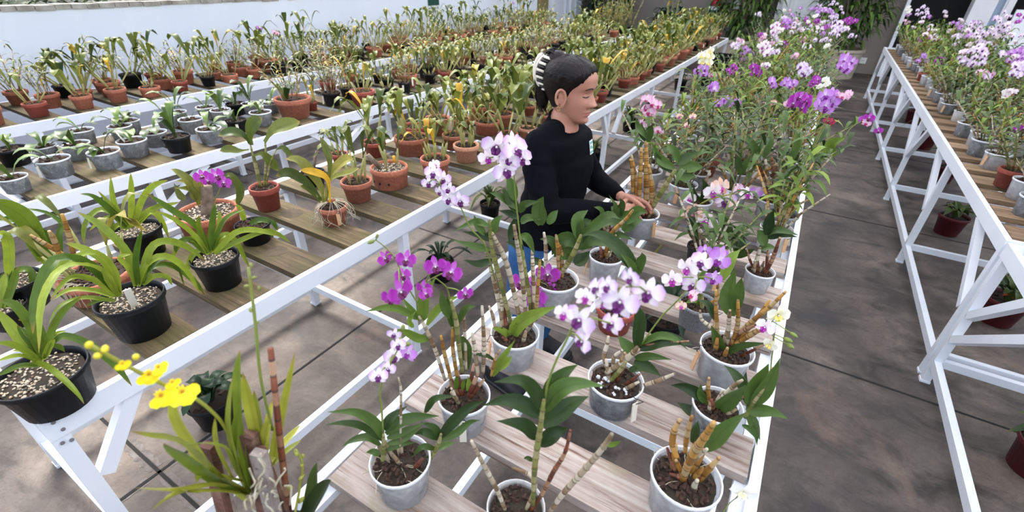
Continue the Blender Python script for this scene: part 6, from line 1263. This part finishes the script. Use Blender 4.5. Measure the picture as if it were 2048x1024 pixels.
for A_,dr in ((ANR,V3(1,-.12,0)),(ANL,V3(1,.02,0))):
    limb(b,[A_+V3(0,0,.03),A_-V3(.01,0,.03),A_+dr*.07-V3(0,0,.045),A_+dr*.14-V3(0,0,.05)],[.034,.034,.028,.016])
bme=remesh('woman_body',b,.0027,[MAT['skin'],MAT['lips'],MAT['nail']],2)
HRi=HR.inverted()
for pl in bme.polygons:
    p=HRi@(Vector(pl.center)+WO-HC)
    if p.x>.06 and abs(p.y)<.0235 and -.0735<p.z<-.0475:
        top=-.0495-.004*(abs(p.y)/.0235)**1.5+.0012*G(abs(p.y)-.006,.004); bot=-.0690+.0095*(abs(p.y)/.0235)**2
        if bot<p.z<top: pl.material_index=1
body=ob('body',bme,PER)
m=MB()
for p,dr,nn,r in NAILS:
    x=dr.cross(nn).normalized(); vs=[];
    for v in ICO[2][0]: vs.append(p-WO+x*(v[0]*r*.85)+dr*(v[1]*r*1.35)-nn*(v[2]*.0016)-nn*.0006)
    m.add(vs,ICO[2][1])
ob('nail_polish',m.mesh('nails',MAT['nail']),body)
# brows, lashes and dark strips of painted shade follow the face
m=MB()
for s in (-1,1):
    P=[head_pt(math.atan2(y,1)*0,0) for y in ()]
    def fp(y,z,o=.0012):
        lo,hi=0,PI*.5
        for _ in range(30):
            mid=(lo+hi)/2
            if head_pt(mid,z).y<y: lo=mid
            else: hi=mid
        q=head_pt(lo,z); return hw((q.x+o,s*q.y,q.z))-WO
    m.tube(spline([fp(.014,.0345),fp(.026,.0395),fp(.038,.039),fp(.048,.034)],12),[.0012,.0022,.0025,.0026,.0026,.0025,.0024,.0022,.002,.0018,.0015,.0012,.0008],6)
    m.tube(spline([fp(.018,.0085),fp(.028,.0058),fp(.038,.0062),fp(.046,.0092)],10),[.0011,.0015,.0017,.0018,.0018,.0018,.0018,.0018,.0017,.0015,.001],6)
    m.tube(spline([fp(.020,.0165,.0004),fp(.030,.0195,.0004),fp(.042,.016,.0004)],8),[.0005]*9,5)  # thin dark line paints the shade in the eyelid crease
    m.tube([fp(.0095,-.0345,.0006),fp(.0125,-.0355,.0006)],[.0018,.0018],6)  # short dark strip paints the shade inside the nostril
ob('brows_and_lashes',m.mesh('brows',MAT['lash']),body)
# hair: a cap over the skull, drawn back into a twist and a tail
m=MB(); nz,nf=44,72; vs=[];ok=[]
def hairline(phi):
    a=abs(phi)     # 0 in front
    if a<.55: return .092-.008*(a/.55)**2
    if a<1.25: return .084-.052*((a-.55)/.70)**1.1
    if a<1.42: return .032-.036*((a-1.25)/.17)
    if a<1.55: return -.004+.032*((a-1.42)/.13)
    if a<1.68: return .028-.008*((a-1.55)/.13)
    if a<1.90: return .020-.066*((a-1.68)/.22)
    if a<1.95: return -.046
    if a<2.3: return -.046-.006*((a-1.95)/.35)
    return -.052-.008*((a-2.3)/.84)
for i in range(nz):
    for k in range(nf):
        phi=-PI+2*PI*k/nf; z0=hairline(phi)+.0022*math.sin(phi*31)+.0016*math.sin(phi*53+1); z=z0+(.126-z0)*(i/(nz-1)); o=.0010+.0090*min(1,i/18)**.75+.0012*math.sin(phi*40+z*60)
        vs.append(hw(head_pt(phi,min(.1255,z),o))-WO)
fs=[(i*nf+k,i*nf+(k+1)%nf,(i+1)*nf+(k+1)%nf,(i+1)*nf+k) for i in range(nz-1) for k in range(nf)]; fs.append(tuple(range((nz-1)*nf,nz*nf))); m.add(vs,fs)
vs=[hw(Vector((-.030+v[0]*.052,v[1]*.040,.128+v[2]*.026)))-WO for v in ICO[3][0]] if False else [hw(Vector((-.072+v[0]*.050,v[1]*.042,.092+v[2]*.050)))-WO+Vector((noise.noise(Vector(v)*3)*.006,0,noise.noise(Vector(v)*3+Vector((5,0,0)))*.006)) for v in ICO[3][0]]; m.add(vs,ICO[3][1])
m.tube(spline([hw((-.095,0,.10))-WO,hw((-.116,-.004,.05))-WO,hw((-.118,-.006,.0))-WO,hw((-.104,-.008,-.05))-WO,hw((-.100,-.012,-.080))-WO],20),[.030,.032,.033,.034,.034,.034,.033,.032,.031,.030,.029,.028,.027,.026,.025,.023,.021,.019,.016,.012,.004],16)
rr=random.Random(8)
for q in range(26):
    y0=rr.uniform(-.03,.03); m.tube(spline([hw((-.10+rr.uniform(-.02,.01),y0,.03))-WO,hw((-.118+rr.uniform(-.014,.012),y0*.9+rr.uniform(-.01,.01),-.03))-WO,hw((-.100+rr.uniform(-.022,.02),y0*.8+rr.uniform(-.012,.012),-.088-rr.uniform(0,.02)))-WO],8),[.0032,.0032,.003,.003,.0026,.0022,.0018,.0012,.0006],5)
for q in range(14):
    y0=rr.uniform(-.03,.03); m.tube(spline([hw((-.07,y0,.125))-WO,hw((-.098,y0*1.1,.136+rr.uniform(-.01,.008)))-WO,hw((-.128,y0*1.2+rr.uniform(-.01,.01),.118+rr.uniform(-.02,.01)))-WO],8),[.0022]*5+[.0018,.0014,.001,.0005],5)
ob('hair',m.mesh('woman_hair',MAT['hair']),body)
m=MB()
for k in range(11):
    u=k/10; a=math.radians(50+88*u); c=hw((-.050-.076*math.sin(a)*1.0+.02*u*0,-.030-.012*math.sin(PI*u),.062+.078*math.cos(a)))-WO
    t=(hw((-.05-.076*math.cos(a),0,-.078*math.sin(a)))-hw((-.05,0,0))).normalized(); out=(hw((-math.sin(a),-.5,math.cos(a)))-hw((0,0,0))).normalized()
    m.bar(c-Vector((0,.0,0))+out*.006,c+out*.004+(hw((.030,0,-.004))-hw((0,0,0))),.0095,.007,0 if k%2==0 else 1,out)
P=[hw((-.056-.082*math.sin(math.radians(46+96*u/12)),-.026-.012*math.sin(PI*u/12),.062+.084*math.cos(math.radians(46+96*u/12))))-WO for u in range(13)]
m.tube(P,[.005]*13,8,0)
P2=[hw((-.068-.088*math.sin(math.radians(48+88*u/12)),.004,.060+.088*math.cos(math.radians(48+88*u/12))))-WO for u in range(13)]
m.tube(P2,[.004]+[.013]*11+[.004],8,0)
ob('hair_clip',m.mesh('hair_clip',[MAT['clip_w'],MAT['clip_b']]),body)
m=MB(); c=Vector((-.006,-.079,-.040)); m.tube([hw(c+Vector((.0065*math.cos(a),0.0,-.005+.0075*math.sin(a))))-WO for a in [2*PI*k/16 for k in range(17)]],[.0012]*17,6); ob('earring',m.mesh('earring',MAT['gold']),body)
# shirt, jeans, shoes
b=MB(); loft(b,smooth_secs([((-.812,1.668,.795),(0,.186,0),(.145,0,-.012),2.3)]+torso_secs(.004)[2:])); arms(b,.003,.965)
for S_ in (RS,LS): limb(b,[V3(-.782,1.70+(S_.y-1.70)*.30,1.262),V3(-.788,1.70+(S_.y-1.70)*.62,1.247),S_+V3(0,0,.004)],[.046,.050,.052])
for s in (-1,1): b.blob((-.715,1.70+s*.072,1.140),.058,0,2,(.9,1.0,1.0),0)
def wr(p,n):
    k=noise.noise(Vector((p.x*9,p.y*9,p.z*26)))*.0045+noise.noise(Vector((p.x*22,p.y*22,p.z*40)))*.0022
    return p+n*k*(1 if p.z<1.2 else .5)
sme=remesh('woman_shirt',b,.006,MAT['shirt'],6,wr); shirt=ob('shirt',sme,PER)
m=MB(); ring=[]
for k in range(41):
    t=2*PI*k/40; ring.append(V3(-.772+.053*math.cos(t),1.70+.079*math.sin(t),1.284-.038*math.cos(t))-WO)
m.tube(ring,[.0042]*41,8); ob('collar',m.mesh('shirt_collar',MAT['shirt']),shirt)
b=MB(); loft(b,smooth_secs([((-.806,1.665,.62),(0,.150,0),(.110,0,0),2.2),((-.812,1.667,.70),(0,.176,0),(.140,0,0),2.3),((-.812,1.668,.78),(0,.176,0),(.140,0,-.01),2.3),((-.802,1.672,.83),(0,.166,0),(.130,0,-.01),2.3)])); legs(b,.006,.94)
jme=remesh('woman_jeans',b,.008,MAT['denim'],5,lambda p,n:p+n*(noise.noise(Vector((p.x*12,p.y*12,p.z*22)))*.004)); ob('jeans',jme,PER)
for A_,dr in ((ANR,V3(1,-.12,0)),(ANL,V3(1,.02,0))):
    dr=dr.normalized(); sd=V3(-dr.y,dr.x,0); b=MB(); z0=V3(A_.x,A_.y,0)
    loft(b,smooth_secs([(z0-dr*.055+V3(0,0,.055),sd*.022,V3(0,0,.040),2.6),(z0-dr*.035+V3(0,0,.060),sd*.036,V3(0,0,.058),2.6),(z0+dr*.02+V3(0,0,.058),sd*.040,V3(0,0,.056),2.6),(z0+dr*.08+V3(0,0,.044),sd*.044,V3(0,0,.042),2.6),(z0+dr*.14+V3(0,0,.034),sd*.046,V3(0,0,.032),2.6),(z0+dr*.185+V3(0,0,.027),sd*.030,V3(0,0,.023),2.4)]))
    o=ob('shoe',b.mesh('shoe',MAT['shoe']),PER,-WO)
    m=MB(); loft(m,[(z0-dr*.058+V3(0,0,.010),sd*.026,V3(0,0,.010),3),(z0-dr*.03+V3(0,0,.010),sd*.040,V3(0,0,.010),3),(z0+dr*.10+V3(0,0,.010),sd*.050,V3(0,0,.010),3),(z0+dr*.192+V3(0,0,.010),sd*.032,V3(0,0,.010),3)]); ob('sole',m.mesh('shoe_sole',MAT['black_pl']),o)
# chest badge, set on the shirt where the photograph shows it
from mathutils.bvhtree import BVHTree
sh=BVHTree.FromPolygons([v.co for v in sme.vertices],[tuple(p.vertices) for p in sme.polygons])
hit=None
for px in range(1215,1150,-1):
    h_=sh.ray_cast(CAM-WO,ray(px,292).normalized())
    if h_[0] is not None:
        hit=sh.ray_cast(CAM-WO,ray(px-5,294).normalized()); break
if hit:
    c_,n_=hit[0],hit[1]; n_=(n_+V3(.25,0,0)).normalized(); R=frame(n_); m=MB(); MAT['teal']=simple('teal_print',srgb(120,176,168),.6)
    m.box(c_+n_*.0035,(.034,.056,.0016),0,R)
    for k,(dx,dy,w,hh) in enumerate(((0,.018,.026,.010),(-.006,.002,.014,.012),(.008,-.004,.010,.010),(0,-.019,.030,.008))): m.box(c_+n_*.0046+R@V3(dx,dy,0),(w,hh,.0012),1,R)
    ob('chest_badge',m.mesh('chest_badge',[MAT['lab_white'],MAT['teal']],False),shirt)
# ---------------------------------------------------------------- camera and light
cam=bpy.data.cameras.new('camera'); co=bpy.data.objects.new('camera',cam); COL.objects.link(co)
cam.sensor_fit='HORIZONTAL'; cam.sensor_width=36; cam.lens=F_PX/2048*36; cam.clip_start=.02; cam.clip_end=200
M3=Matrix((_r,_u,-_f)).transposed(); co.matrix_world=Matrix.Translation(CAM)@M3.to_4x4(); SC.camera=co
cam.dof.use_dof=True; cam.dof.focus_distance=1.55; cam.dof.aperture_fstop=4.0
w=bpy.data.worlds.new('sky'); SC.world=w; w.use_nodes=True; nt=w.node_tree; bg=nt.nodes['Background']
sky=nt.nodes.new('ShaderNodeTexSky'); sky.sky_type='NISHITA'; sky.sun_disc=False; sky.sun_elevation=math.radians(52); sky.sun_rotation=math.radians(-70)
sky.air_density=1.0; sky.dust_density=2.5; sky.ozone_density=1.0
hs=nt.nodes.new('ShaderNodeHueSaturation'); hs.inputs['Saturation'].default_value=.75; nt.links.new(sky.outputs[0],hs.inputs['Color']); nt.links.new(hs.outputs[0],bg.inputs[0]); bg.inputs[1].default_value=.30
sun=bpy.data.lights.new('sun','SUN'); sun.energy=3.9; sun.angle=math.radians(24); sun.color=(1,.97,.92)
so=bpy.data.objects.new('sun',sun); COL.objects.link(so)
so.rotation_euler=Vector((.42,-.30,-1)).to_track_quat('-Z','Y').to_euler()
vs=SC.view_settings; vs.view_transform='Standard'; vs.look='None'; vs.gamma=1; vs.use_curve_mapping=False; vs.exposure=0.54
SC.cycles.max_bounces=8; SC.cycles.transparent_max_bounces=12; SC.cycles.use_denoising=True
